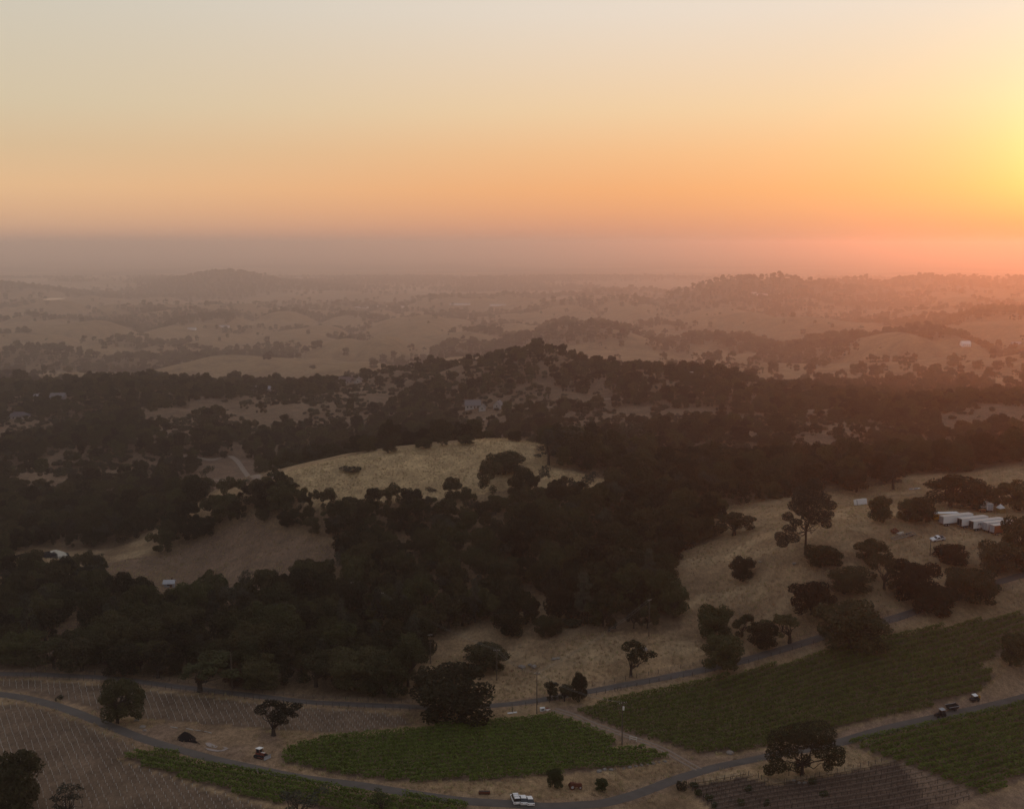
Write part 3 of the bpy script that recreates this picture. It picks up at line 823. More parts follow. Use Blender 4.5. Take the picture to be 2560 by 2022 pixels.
TREES = [  # u, v of the foot, width px, height px, kind, label
    (294, 1808, 104, 122, 'dense', 'tall round-headed dark oak beside the paved lane and young vines'),
    (684, 1838, 140, 88, 'open', 'low domed oak with open limbs near the red bulldozer'),
    (50, 2045, 165, 178, 'dense', 'big black tree cut by the bottom left corner'),
    (172, 2062, 115, 118, 'airy', 'thin-leaved tree right beside the big black corner tree'),
    (748, 2060, 150, 118, 'airy', 'loose round tree rising over the lower vines at the bottom edge'),
    (955, 2040, 84, 84, 'airy', 'pale green round tree at the bottom edge beside the lane'),
    (40, 1662, 95, 95, 'dense', 'oak above the road at the far left edge'),
    (135, 1672, 100, 90, 'oak', 'second oak from the left edge above the paved road'),
    (205, 1676, 105, 100, 'oak', 'third oak from the left edge above the paved road'),
    (314, 1684, 100, 95, 'oak', 'wide oak above the road behind the tall round-headed oak'),
    (395, 1694, 112, 100, 'open', 'oak with a bare forked trunk above the road bend'),
    (500, 1728, 175, 125, 'open', 'broad oak with a stout trunk at the roadside fence'),
    (592, 1716, 62, 55, 'dense', 'small reddish brown bush oak between two roadside oaks'),
    (660, 1722, 108, 96, 'oak', 'rounded oak standing alone above the road left of the big wood'),
    (790, 1716, 120, 105, 'oak', 'leftmost oak of the dense clump above the road'),
    (880, 1724, 135, 122, 'dense', 'tall oak in the middle of the dense clump above the road'),
    (960, 1732, 118, 115, 'dense', 'oak at the front of the dense clump above the road'),
    (1020, 1716, 95, 120, 'oak', 'rightmost oak of the dense clump above the road'),
    (1156, 1800, 225, 138, 'dense', 'huge spreading dark oak at the edge of the central vineyard'),
    (1212, 1668, 118, 82, 'oak', 'oak on the grass just behind the huge spreading oak'),
    (1375, 1748, 52, 50, 'open', 'small arching tree leaning over the road'),
    (1411, 1752, 44, 46, 'oak', 'short dark tree between the arching tree and its tall neighbour'),
    (1448, 1753, 46, 72, 'dense', 'slim upright tree at the road by the vineyard corner'),
    (1577, 1692, 104, 102, 'open', 'lone oak with a clear leaning trunk above the road'),
    (1387, 1966, 40, 50, 'dense', 'small round sapling on the grass below the central vineyard'),
    (1504, 1972, 38, 36, 'dense', 'low round sapling on the grass near the road bend'),
    (1810, 1672, 112, 112, 'dense', 'dark round oak on the roadside at the front of the hill row'),
    (1780, 1600, 86, 96, 'dense', 'tall oak at the left end of the hill row'),
    (1855, 1592, 58, 66, 'open', 'slender open oak second in the hill row'),
    (1900, 1620, 74, 80, 'oak', 'narrow oak in the middle of the hill row'),
    (1974, 1606, 110, 96, 'open', 'oak with a thin visible trunk in the hill row'),
    (2125, 1618, 162, 138, 'dense', 'massive many-topped oak above the bend of the paved road'),
    (2030, 1535, 104, 92, 'oak', 'leaning oak clump on the grass above the hill row'),
    (2110, 1482, 114, 80, 'oak', 'wide flat oak on the grassy slope above the leaning clump'),
    (1851, 1450, 64, 66, 'dense', 'small lone oak in the middle of the grassy hillside'),
    (2050, 1417, 88, 66, 'dense', 'round oak at the foot of the tall pine'),
    (2175, 1406, 74, 68, 'dense', 'oak up the slope right of the tall pine'),
    (2210, 1472, 92, 96, 'oak', 'left oak of the thick clump below the pickup'),
    (2275, 1494, 122, 114, 'dense', 'largest oak of the thick clump below the pickup'),
    (2342, 1538, 98, 88, 'dense', 'front oak of the thick clump beside the paved road'),
    (2388, 1412, 84, 56, 'oak', 'low oak behind the thick clump below the trailers'),
    (2428, 1496, 128, 90, 'oak', 'wide oak at the right of the thick clump'),
    (2497, 1432, 122, 96, 'dense', 'oak just below the orange trailer'),
    (2550, 1402, 110, 125, 'dense', 'tall oak at the right edge beside the trailers'),
    (2525, 1662, 78, 96, 'dense', 'dark oak in the right corner of the large vineyard'),
    (2200, 1303, 58, 68, 'dense', 'upright oak left of the small roofed shed'),
    (2268, 1302, 56, 58, 'oak', 'oak just behind the small roofed shed'),
    (2305, 1300, 72, 66, 'oak', 'oak between the shed and the big hilltop oak'),
    (2375, 1266, 128, 100, 'dense', 'big dome-shaped oak behind the yellow bus'),
    (2430, 1268, 66, 62, 'oak', 'smaller oak at the right flank of the dome-shaped oak'),
    (2548, 1276, 86, 84, 'dense', 'oak at the right edge above the box truck'),
    (1835, 1338, 106, 70, 'oak', 'broad oak where the wood meets the upper grass'),
    (2233, 1224, 74, 100, 'pine', 'bushy conifer on the ridge above the white container'),
    (2141, 1230, 80, 70, 'oak', 'oak at the ridge edge left of the bushy conifer'),
    (2272, 1172, 76, 74, 'airy', 'thin open tree on the skyline of the right ridge'),
    (1867, 1172, 54, 68, 'airy', 'thin dark tree beside the dead snag'),
    (1842, 1150, 42, 72, 'bare', 'bare dead snag sticking up from the ridge wood'),
    (2070, 1178, 92, 62, 'bare', 'spreading leafless tree on the ridge wood'),
    (970, 1132, 44, 46, 'dense', 'round oak at the left end of the knoll crest'),
    (1065, 1120, 42, 32, 'dense', 'second small oak along the knoll crest'),
    (1105, 1114, 36, 24, 'oak', 'third small oak along the knoll crest'),
    (1164, 1109, 38, 24, 'oak', 'fourth low oak along the knoll crest'),
    (1291, 1103, 44, 32, 'dense', 'dark oak at the top of the knoll beside the conifers'),
    (1371, 1162, 82, 104, 'pine', 'left tall conifer on the right shoulder of the knoll'),
    (1400, 1150, 70, 90, 'pine', 'middle tall conifer on the right shoulder of the knoll'),
    (1440, 1142, 84, 78, 'airy', 'right tall tree of the group on the knoll shoulder'),
    (1455, 1178, 38, 48, 'pine', 'small conifer in front of the knoll tree group'),
    (1574, 1130, 96, 92, 'airy', 'airy rounded tree standing above the wood right of the knoll'),
    (1262, 1184, 92, 56, 'oak', 'bushy oak clump on the face of the knoll'),
    (1228, 1180, 60, 44, 'oak', 'lower left bush of the clump on the knoll face'),
    (1402, 1214, 26, 24, 'dense', 'tiny round bush on the grass right of the knoll'),
    (1535, 1237, 58, 52, 'oak', 'round oak at the edge of the strip of grass right of the knoll'),
    (210, 1490, 74, 100, 'airy', 'tall ragged tree standing beside the pond'),
    (255, 1470, 60, 92, 'airy', 'second tall ragged tree right of the pond'),
]
for k, (u, v, w, hgt, kind, lab) in enumerate(TREES):
    px, py, pz = hit([(u, v)])[0]
    d = proj(px, py, pz)[2]
    mpp = d / FPX
    W = w * mpp
    H = max(.52 * W, (hgt - .24 * w) * mpp / .93)
    lm = m_red if 'reddish' in lab else (m_green if 'sapling' in lab or 'pale green' in lab else None)
    plant('pine_tree' if kind == 'pine' else ('bare_tree' if kind == 'bare' else 'oak_tree' if kind in ('oak', 'dense', 'open') else 'leafy_tree'), kind, px, py, W, H, lab, leafmat=lm)

def hero(name, u0, v0, lobes_px, label, seed, m=m_leaf, dens=17, size=.36, fork=.2, lean=(0, 0), rt=.45):
    """a tree whose clumps follow the photographed outline, each clump with its own depth"""
    px, py, pz = hit([(u0, v0)])[0]
    d = proj(px, py, pz)[2]
    s = d / FPX
    r = np.random.default_rng(seed)
    lobes = []
    for du, dv, ru, rv in lobes_px:
        dep = r.uniform(-.55, .55) * 60 * s if len(lobes_px) > 6 else r.uniform(-.2, .2) * 40 * s
        # screen height mixes height and depth: undo the view from above
        z = max(rv * s * .8, (dv * s + dep * -.33) / .94)
        k9 = 1.22 if 'pine' in name else 1.0
        lobes.append((du * s, dep, z, ru * s * k9, ru * s * k9 * r.uniform(.8, 1.1), rv * s * k9))
    H = max(l[2] + l[5] for l in lobes)
    e = link(name, None, None, (px, py, pz))
    V, F = lobe_cards(lobes, dens, size, seed + 1, .2)
    link('crown', mesh_np(name + '_crown', V, F, m), e)
    link('trunk', limbs_mesh(name + '_trunk', lobes, H, rt, seed + 2, m_bark, fork, lean), e)
    tag(e, label, 'tree')
    return e
hero('oak_tree', 2005, 1938, [(-22, 108, 40, 20), (28, 112, 42, 20), (-58, 86, 30, 24), (-70, 52, 20, 24), (-84, 14, 15, 12), (-66, 28, 20, 16), (8, 84, 36, 16), (48, 66, 30, 18), (78, 48, 22, 17),
     (60, 28, 13, 14), (14, 34, 15, 16), (-6, 20, 11, 15), (-36, 62, 22, 14), (92, 60, 14, 12), (62, 84, 20, 14)], 'old spreading oak with drooping limbs beside the lane', 880)
hero('oak_tree', 1972, 1938, [(0, 27, 14, 10), (-5, 18, 9, 7), (7, 21, 9, 8)], 'small sapling under the old spreading oak', 890, m_green, 14, .25, .3, rt=.08)
hero('pine_tree', 2013, 1385, [(8, 164, 15, 12), (-10, 152, 16, 11), (24, 150, 16, 11), (4, 138, 17, 10), (38, 136, 15, 10), (-26, 134, 15, 10), (14, 122, 17, 10), (48, 116, 14, 9), (-8, 120, 14, 9), (-36, 114, 14, 10), (28, 104, 16, 9), (-18, 102, 15, 9), (56, 98, 12, 8), (6, 92, 14, 8),
     (-44, 92, 12, 8), (40, 84, 14, 8), (-46, 60, 14, 9), (-60, 44, 13, 9), (-42, 36, 15, 8), (-66, 24, 12, 7), (-30, 76, 12, 7), (60, 74, 11, 7), (20, 80, 10, 6)], 'tall gray pine with a forked trunk on the open hillside', 900, m_pine, 20, .34, .30, rt=.42)

# the wood: single trees where they show largest, the rest one mass
def jgrid(x0, x1, y0, y1, step, r):
    gx, gy = np.meshgrid(np.arange(x0, x1, step), np.arange(y0, y1, step))
    gx = gx + r.uniform(-.48, .48, gx.shape) * step
    gy = gy + r.uniform(-.48, .48, gy.shape) * step
    return gx.ravel(), gy.ravel()
rw = np.random.default_rng(77)
gx, gy = jgrid(-420, 420, 330, 640, 7.4, rw)
k = (np.abs(gx) < .56 * gy) & (rw.random(len(gx)) < wood_density(gx, gy) * 1.0)
gx, gy = gx[k], gy[k]
dr = np.minimum(dist_line(ROADS['up'][::4], gx, gy), 1e9)
pd = np.min([np.hypot(gx - p[0], gy - p[1]) for p in POND], 0)
k = (dr > 7) & (pd > 7) & ~inpoly((POND - _pc) * 1.3 + _pc, gx, gy)
# keep the pond and the bright open ground in view
gx, gy = gx[k], gy[k]
gz = height(gx, gy)
pu, pv_, pd_ = proj(gx, gy, gz)
blk = (pu > 20) & (pu < 185) & (pv_ > 1392) & (pv_ < 1462)
gx, gy, gz, pu, pv_ = gx[~blk], gy[~blk], gz[~blk], pu[~blk], pv_[~blk]
ww = rw.uniform(6, 13, len(gx)); hh = ww * rw.uniform(.8, 1.2, len(gx))
inframe = (pu > -20) & (pu < 2580) & (pv_ < 1990)
order = np.argsort(gy + np.where(inframe, 0, 1e5))
LAND = [(110, 1600, 'above the road near the left edge'), (215, 1480, 'round the ragged trees by the pond'), (330, 1640, 'behind the fence left of the broad roadside oak'), (500, 1640, 'right behind the broad oak with the stout trunk'),
        (660, 1620, 'behind the rounded oak left of the dense clump'), (880, 1610, 'behind the dense clump above the road'), (953, 1520, 'round the pole with the pale crossarm'), (424, 1500, 'in front of the tiny white shack'), (600, 1520, 'between the white shack and the dense clump'),
        (1120, 1560, 'at the foot of the wood above the huge oak'), (1300, 1540, 'above the long low thicket'), (1450, 1500, 'over the rounded shrub of the low thicket'), (1600, 1500, 'beside the pole on the grass slope'), (1620, 1400, 'along the top of the grass slope'),
        (1250, 1440, 'in the heart of the wood below the knoll'), (1000, 1440, 'in the wood below the left knoll face'), (760, 1480, 'beside the valley field'), (1450, 1400, 'below the grass strip right of the knoll'), (1850, 1280, 'on the ridge left of the white container'), (2300, 1180, 'along the right ridge')]
_lu, _lv = np.array([l[0] for l in LAND]), np.array([l[1] for l in LAND])
N_SINGLE = 215
for i in order[:N_SINGLE]:
    j = int(np.argmin(((pu[i] - _lu) / 1.3) ** 2 + (pv_[i] - _lv) ** 2))
    q = rw.random()
    big = ww[i] > 10
    if q < .86:
        kind_, nm, lab = 'oak', 'oak_tree', ('broad' if big else 'small') + ' dark oak in the wood ' + LAND[j][2]
    else:
        kind_, nm, lab = 'pine', 'pine_tree', 'narrow conifer in the wood ' + LAND[j][2]
    plant(nm, kind_, gx[i], gy[i], ww[i] * (1 if q < .86 else .7), hh[i] * (1 if q < .86 else 1.5), lab, lab.replace(' dark oak', ' oaks').replace('conifer', 'conifers'))
rest = order[N_SINGLE:]
SP = [np.column_stack([gx[rest], gy[rest], gz[rest] - .3]), ]
SS = [np.column_stack([ww[rest] / 12, ww[rest] / 12, hh[rest] / 10])]
def band_pts(y0, y1, step, smin, smax, gain=1.0, wide=.60):
    bx, by = [], []
    ys = np.arange(y0, y1, step)
    for yy in ys:
        xs = np.arange(-wide * yy, wide * yy, step)
        bx.append(xs + rw.uniform(-.48, .48, len(xs)) * step); by.append(np.full(len(xs), yy) + rw.uniform(-.48, .48, len(xs)) * step)
    bx, by = np.concatenate(bx), np.concatenate(by)
    kk = rw.random(len(bx)) < wood_density(bx, by) * gain
    bx, by = bx[kk], by[kk]
    s = rw.uniform(smin, smax, len(bx))
    SP.append(np.column_stack([bx, by, height(bx, by) - .6]))
    SS.append(np.column_stack([s / 12, s / 12, s * rw.uniform(.75, 1.2, len(bx)) / 10]))
band_pts(640, 1430, 8.0, 5, 11, .85)
band_pts(1430, 5300, 20, 9, 20, .9)
band_pts(5300, 11500, 38, 14, 28, .8)
SPt, SSc = np.concatenate(SP), np.concatenate(SS) * 1.18
# yards kept clear round the houses
YARD = [(48, 1045, 34, 10), (96, 997, 20, 8), (146, 1000, 24, 8), (654, 978, 30, 10), (866, 957, 24, 8), (896, 957, 16, 8), (1182, 1019, 30, 10), (1206, 1025, 18, 8), (1246, 1019, 20, 8), (2413, 864, 20, 7), (2540, 864, 20, 7), (1725, 942, 12, 5), (424, 1466, 12, 12)]
_u, _v, _dd = proj(SPt[:, 0], SPt[:, 1], SPt[:, 2])
_keep = np.ones(len(SPt), bool)
for u, v, hw, bl in YARD:
    _hp = hit([(u, v)])[0]; _hd = proj(*_hp)[2]
    _keep &= ~((np.abs(_u - u) < hw) & (_dd < _hd + 8) & (_v - 4500 / _dd * 1.3 < v + 1) & (_v > v - 5) & (_dd > _hd * .72))
    _keep &= ~(np.hypot(SPt[:, 0] - _hp[0], SPt[:, 1] - _hp[1]) < hw * _hd / FPX * .9)
SPt, SSc = SPt[_keep], SSc[_keep]
def scatter(name, P, S, objs, label):
    """one mass of plants: points that carry instances of trees already in the scene"""
    me = bpy.data.meshes.new(name)
    me.vertices.add(len(P)); me.vertices.foreach_set('co', P.astype(np.float32).ravel())
    a = me.attributes.new('sca', 'FLOAT_VECTOR', 'POINT'); a.data.foreach_set('vector', S.astype(np.float32).ravel())
    r = np.random.default_rng(len(P))
    rt = np.zeros((len(P), 3), np.float32); rt[:, 2] = r.uniform(0, 6.28, len(P))
    a = me.attributes.new('rotv', 'FLOAT_VECTOR', 'POINT'); a.data.foreach_set('vector', rt.ravel())
    a = me.attributes.new('pick', 'INT', 'POINT'); a.data.foreach_set('value', r.integers(0, len(objs), len(P)).astype(np.int32))
    me.update()
    o = link(name, me)
    g = bpy.data.node_groups.new(name, 'GeometryNodeTree')
    g.interface.new_socket('Geometry', in_out='INPUT', socket_type='NodeSocketGeometry')
    g.interface.new_socket('Geometry', in_out='OUTPUT', socket_type='NodeSocketGeometry')
    gi, go = g.nodes.new('NodeGroupInput'), g.nodes.new('NodeGroupOutput')
    iop, jn = g.nodes.new('GeometryNodeInstanceOnPoints'), g.nodes.new('GeometryNodeJoinGeometry')
    for ob in objs:
        oi = g.nodes.new('GeometryNodeObjectInfo'); oi.inputs['Object'].default_value = ob; oi.inputs['As Instance'].default_value = True
        g.links.new(oi.outputs['Geometry'], jn.inputs[0])
    def attr(n, t):
        q = g.nodes.new('GeometryNodeInputNamedAttribute'); q.data_type = t; q.inputs['Name'].default_value = n
        return q.outputs['Attribute']
    g.links.new(gi.outputs[0], iop.inputs['Points']); g.links.new(jn.outputs[0], iop.inputs['Instance'])
    iop.inputs['Pick Instance'].default_value = True
    g.links.new(attr('pick', 'INT'), iop.inputs['Instance Index'])
    g.links.new(attr('rotv', 'FLOAT_VECTOR'), iop.inputs['Rotation'])
    g.links.new(attr('sca', 'FLOAT_VECTOR'), iop.inputs['Scale'])
    g.links.new(iop.outputs[0], go.inputs[0])
    o.modifiers.new('scatter', 'NODES').node_group = g
    return tag(o, label, None, None, 'stuff')
def users_of(me):
    return next(o for o in COL.objects if o.data == me)
_src = [users_of(q[0]) for q in OAKS[:8] + OAKS[:4] + AIRY[:2] if any(o.data == q[0] for o in COL.objects)]
WOOD = scatter('woodland', SPt, SSc, _src, 'dark oak woods spread over the hills and valleys')
print('trees', TREE_N, 'woodland', len(SPt))
# chaparral and shrubs
gx, gy = jgrid(-900, 900, 560, 1430, 7, rw)
k = (np.abs(gx) < .6 * gy) & (rw.random(len(gx)) < smooth(.40, .62, fbm(gx / 45, gy / 45, 91, 3)) * .7)
gx, gy = gx[k], gy[k]
om = open_mask(gx, gy)
k = ~om | (rw.random(len(gx)) < .05)
gx, gy = gx[k], gy[k]
s = rw.uniform(.8, 1.9, len(gx))
for k_, (u, v, w, hgt, lab) in enumerate([(1701, 1976, 24, 26, 'dark shrub at the roadside near the bare vine rows'), (890, 1178, 50, 14, 'low dark shrub on the left face of the knoll'), (152, 1748, 22, 12, 'small dry bush between the lane and the young vines'),
        (1435, 1566, 66, 20, 'long low thicket at the foot of the wood'), (1480, 1560, 44, 34, 'rounded shrub at the right end of the low thicket'), (1700, 1368, 70, 26, 'low shrubs at the top of the grass slope')]):
    px, py, pz = hit([(u, v)])[0]
    mpp = proj(px, py, pz)[2] / FPX
    plant('shrub', 'shrub', px, py, w * mpp, max(.8, hgt * mpp * .85), lab, cat='shrub')
_srs = [o for o in COL.objects if o.name.startswith('shrub') and o.type == 'MESH'][:4]
scatter('chaparral', np.column_stack([gx, gy, height(gx, gy) - .1]), np.column_stack([s, s, s * rw.uniform(.8, 1.4, len(s))]), _srs, 'low dark scrub covering the hill slopes')

# ------------------------------------------------------------------ dry grass tufts on the near slopes
m_straw = mat('dry_straw', (.34, .26, .155), .9, .3, .5, .1, transl=.35, hue=(.42, .33, .19), objvary=.15)
def tuft(seed):
    r = np.random.default_rng(seed)
    V, F = [], []
    for k_ in range(16):
        a_, b0 = r.uniform(0, 6.28), r.normal(0, .22, 2)
        L, ln = r.uniform(.3, .62), r.uniform(.05, .3)
        w = np.array([math.cos(a_), math.sin(a_), 0]) * .045
        p = np.array([b0[0], b0[1], -.05]); t_ = p + [ln * math.cos(a_ + 1.2), ln * math.sin(a_ + 1.2), L]
        m_ = (p + t_) / 2 + [0, 0, .05]
        o = len(V); V += [p - w, p + w, m_ + w * .8, m_ - w * .8, t_ + w * .1, t_ - w * .1]
        F += [(o, o + 1, o + 2, o + 3), (o + 3, o + 2, o + 4, o + 5)]
    return mesh_np('grass_tuft', np.array(V), np.array(F), m_straw)
tx, ty = jgrid(-330, 330, 245, 620, 1.75, rw)
k = np.abs(tx) < .52 * ty
tx, ty = tx[k], ty[k]
k = open_mask(tx, ty) & (rw.random(len(tx)) < .25 + .75 * smooth(.40, .58, fbm(tx / 8, ty / 14, 95, 3)))
tx, ty = tx[k], ty[k]
bad = np.zeros(len(tx), bool)
for p in (VINE_C, VINE_R, VINE_RL, VINE_L, YOUNG_LO, YOUNG_UP, BARE_V):
    bad |= inpoly(p, tx, ty)
for p in DIRT:
    bad |= inpoly(p, tx, ty) & (rw.random(len(tx)) < .85)
for k_ in ('up', 'lo', 'track'):
    bad |= dist_line(ROADS[k_][::3], tx, ty) < (2.05 if k_ != 'track' else 1.6)
bad |= inpoly((POND - _pc) * 1.2 + _pc, tx, ty)
tx, ty = tx[~bad], ty[~bad]
_t0 = [tag(link('grass_tuft', tuft(k_), None, (*q_, h1(*q_))), 'tuft of dry straw grass at the roadside bend', 'grass tuft', 'straw tufts at the bend') for k_, q_ in enumerate([tuple(hit([(uu, vv)])[0][:2]) for uu, vv in ((1560, 2008), (1575, 2014), (1600, 2010))])]
ts_ = rw.uniform(.7, 1.7, len(tx))
scatter('dry_grass', np.column_stack([tx, ty, height(tx, ty)]), np.column_stack([ts_, ts_, ts_ * rw.uniform(.6, 1.3, len(tx))]), _t0, 'dry straw grass over the open slopes')
print('tufts', len(tx))
# ------------------------------------------------------------------ vineyards
m_vine = mat('vine_leaves', (.036, .058, .009), .75, .6, 1.1, .2, transl=.25, hue=(.104, .144, .019))
m_vine2 = mat('vine_leaves_brown', (.044, .050, .012), .8, .6, 1.0, .2, transl=.25, hue=(.105, .120, .022))
m_wood = mat('weathered_post', (.075, .06, .05), .95, .3, 3, .1)
m_steel = mat('galvanised_steel', (.30, .30, .30), .5, .2, 3, .4, .6)
m_tube = mat('white_grow_tube', (.46, .44, .41), .6, .15, 2, .3)
def rows_in(poly, a_uv, b_uv, spacing, trim=0.3):
    A, B = hit([a_uv, b_uv])[:, :2]
    d = (B - A) / np.linalg.norm(B - A); n = np.array([-d[1], d[0]])
    T, S = (poly - A) @ d, (poly - A) @ n
    out = []
    for s in np.arange(S.min() + spacing * .4, S.max(), spacing):
        ts = []
        for i in range(len(poly)):
            j = (i + 1) % len(poly)
            if (S[i] > s) != (S[j] > s):
                ts.append(T[i] + (T[j] - T[i]) * (s - S[i]) / (S[j] - S[i]))
        ts.sort()
        for t0, t1 in zip(ts[::2], ts[1::2]):
            if t1 - t0 > 4:
                out.append((A + d * (t0 + trim) + n * s, A + d * (t1 - trim) + n * s))
    return out
for m_ in (m_vine, m_vine2):      # light on the row tops, painted in as a paler leaf colour
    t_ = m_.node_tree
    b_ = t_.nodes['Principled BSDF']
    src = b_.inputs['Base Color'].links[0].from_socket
    va = t_.nodes.new('ShaderNodeAttribute'); va.attribute_name = 'shoot_toplight'
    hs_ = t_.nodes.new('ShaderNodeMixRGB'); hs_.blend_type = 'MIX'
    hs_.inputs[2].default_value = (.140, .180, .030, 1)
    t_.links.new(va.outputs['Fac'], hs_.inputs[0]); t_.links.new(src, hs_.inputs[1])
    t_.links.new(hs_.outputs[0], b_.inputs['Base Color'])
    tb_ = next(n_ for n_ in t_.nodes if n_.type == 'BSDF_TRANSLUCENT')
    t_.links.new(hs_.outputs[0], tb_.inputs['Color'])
TOTAL_ROW = 0.0
def vine_row(p, q, r, m, label, group, dens=40, hgt=1.7, wid=.5):
    global TOTAL_ROW
    L = float(np.linalg.norm(q - p)); TOTAL_ROW += L
    n = int(L * dens)
    d = (q - p) / L; nn = np.array([-d[1], d[0]])
    t = r.uniform(0, L, n)
    env = .55 + .85 * fbm(t / 1.8 + p[0], t * 0 + p[1], 5, 3)
    # leaves hang over a wire: a rounded hedge with loose shoots on top
    a = r.uniform(-.25, math.pi + .25, n)
    rad = r.uniform(.72, 1.1, n) * env
    off = np.cos(a) * wid * rad + r.normal(0, .06, n)
    zz = .75 + np.sin(a) * (hgt - .75) * rad
    shoot_toplight = r.random(n) < .10
    zz = np.where(shoot_toplight, zz + r.uniform(.1, .45, n), zz)
    low = r.random(n) < .18
    zz = np.where(low, r.uniform(.25, .8, n), zz)
    P2 = p + np.outer(t, d) + np.outer(off, nn)
    mid = (p + q) / 2
    z0 = h1(*mid)
    P = np.column_stack([P2 - mid, height(P2[:, 0], P2[:, 1]) - z0 + zz])
    N = np.column_stack([np.outer(np.cos(a), nn), np.sin(a) + .3])
    V, F = cards(P, N, .42, r, .6)
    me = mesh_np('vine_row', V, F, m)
    sh = np.clip((zz - 1.15) / .9, 0, 1) * r.uniform(.3, 1, n)  # painted top light: grows with height above the ground
    me.attributes.new('shoot_toplight', 'FLOAT', 'POINT').data.foreach_set('value', np.repeat(sh, 4).astype(np.float32))
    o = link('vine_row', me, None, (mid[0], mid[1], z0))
    return tag(o, label, 'vine row', group)
rv = np.random.default_rng(55)
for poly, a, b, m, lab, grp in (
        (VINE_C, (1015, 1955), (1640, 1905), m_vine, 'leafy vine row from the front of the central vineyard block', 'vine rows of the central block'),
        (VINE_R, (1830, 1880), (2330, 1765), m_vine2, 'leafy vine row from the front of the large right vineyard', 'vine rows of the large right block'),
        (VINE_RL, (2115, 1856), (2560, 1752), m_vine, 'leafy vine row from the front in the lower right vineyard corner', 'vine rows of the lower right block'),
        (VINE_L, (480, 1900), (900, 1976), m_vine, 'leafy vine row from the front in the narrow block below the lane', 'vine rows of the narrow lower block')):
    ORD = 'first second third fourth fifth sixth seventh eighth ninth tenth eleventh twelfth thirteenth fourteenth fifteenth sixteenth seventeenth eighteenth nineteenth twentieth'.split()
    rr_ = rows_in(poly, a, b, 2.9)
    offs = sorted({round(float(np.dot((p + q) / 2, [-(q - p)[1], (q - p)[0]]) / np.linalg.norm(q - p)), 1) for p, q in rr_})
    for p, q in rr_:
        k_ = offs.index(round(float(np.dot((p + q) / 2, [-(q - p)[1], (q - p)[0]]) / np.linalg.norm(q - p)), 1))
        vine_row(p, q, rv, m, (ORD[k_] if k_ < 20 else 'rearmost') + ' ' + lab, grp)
print('vine metres', TOTAL_ROW)

# young vines: white grow tubes set out in rows
def cyl(r0, r1, z0, z1, n=6, x=0, y=0, cap=True):
    V = [(x + r0 * math.cos(2 * math.pi * k / n), y + r0 * math.sin(2 * math.pi * k / n), z0) for k in range(n)] + [(x + r1 * math.cos(2 * math.pi * k / n), y + r1 * math.sin(2 * math.pi * k / n), z1) for k in range(n)]
    F = [(k, (k + 1) % n, n + (k + 1) % n, n + k) for k in range(n)]
    if cap:
        V += [(x, y, z1)]
        F += [(n + k, n + (k + 1) % n, 2 * n, 2 * n) for k in range(n)]
    return V, F
def mesh_any(name, V, F, m=None, sm=False):
    me = bpy.data.meshes.new(name)
    me.from_pydata([tuple(v) for v in V], [], [tuple(dict.fromkeys(f)) for f in F])
    if m:
        me.materials.append(m)
    if sm:
        me.shade_smooth()
    return me
TV, TF = cyl(.075, .068, 0, .7, 6)
me_tube = mesh_any('vine_tube', TV, TF, m_tube)
def tubes(poly, a, b, s1, s2, jit):
    out = []
    for p, q in rows_in(poly, a, b, s1):
        L = np.linalg.norm(q - p); d = (q - p) / L
        for t in np.arange(rv.uniform(0, .4), L, s2):
            if rv.random() < .94:
                out.append(p + d * t + rv.normal(0, jit, 2))
    return np.array(out)
T_lo = tubes(YOUNG_LO, (20, 1765), (110, 2010), 1.8, 2.2, .08)
T_up = tubes(YOUNG_UP, (420, 1745), (445, 1800), 1.8, 2.2, .08)
kl = [np.min(dist_line(ROADS['lo'][::4], np.array([t[0]]), np.array([t[1]]))) > 4.5 for t in T_lo]
T_lo = T_lo[np.array(kl)]
T_up = T_up[dist_line(ROADS['up'][::3], T_up[:, 0], T_up[:, 1]) > 4.5]
T_up = T_up[dist_line(ROADS['lo'][::3], T_up[:, 0], T_up[:, 1]) > 5.5]
print('tubes', len(T_lo), len(T_up))
zl = height(T_lo[:, 0], T_lo[:, 1]); zu = height(T_up[:, 0], T_up[:, 1])
pu, pv2, _d = proj(T_lo[:, 0], T_lo[:, 1], zl)
vis = (pu > 0) & (pu < 2560) & (pv2 < 2022)
o_ = np.argsort(_d + np.where(vis, 0, 1e4))
for i in o_[:300]:
    tag(link('vine_tube', me_tube, None, (T_lo[i, 0], T_lo[i, 1], zl[i] - .02), (rv.normal(0, .05), rv.normal(0, .05), 0)), 'white grow tube round a young vine in the lower young vineyard', 'grow tube', 'grow tubes of the lower young vineyard')
def tube_mass(name, P, Z, label):
    base = np.array(TV)
    V = (base[None] + np.column_stack([P, Z])[:, None]).reshape(-1, 3)
    nv = len(base)
    q = [f for f in TF if len(set(f)) == 4]
    F = (np.array(q)[None] + (np.arange(len(P)) * nv)[:, None, None]).reshape(-1, 4)
    return tag(link(name, mesh_np(name, V, F, m_tube)), label, None, None, 'stuff')
ri = o_[300:]
tube_mass('young_vines', np.concatenate([T_lo[ri], T_up]), np.concatenate([zl[ri], zu]), 'more white grow tubes in rows across the young vineyards')

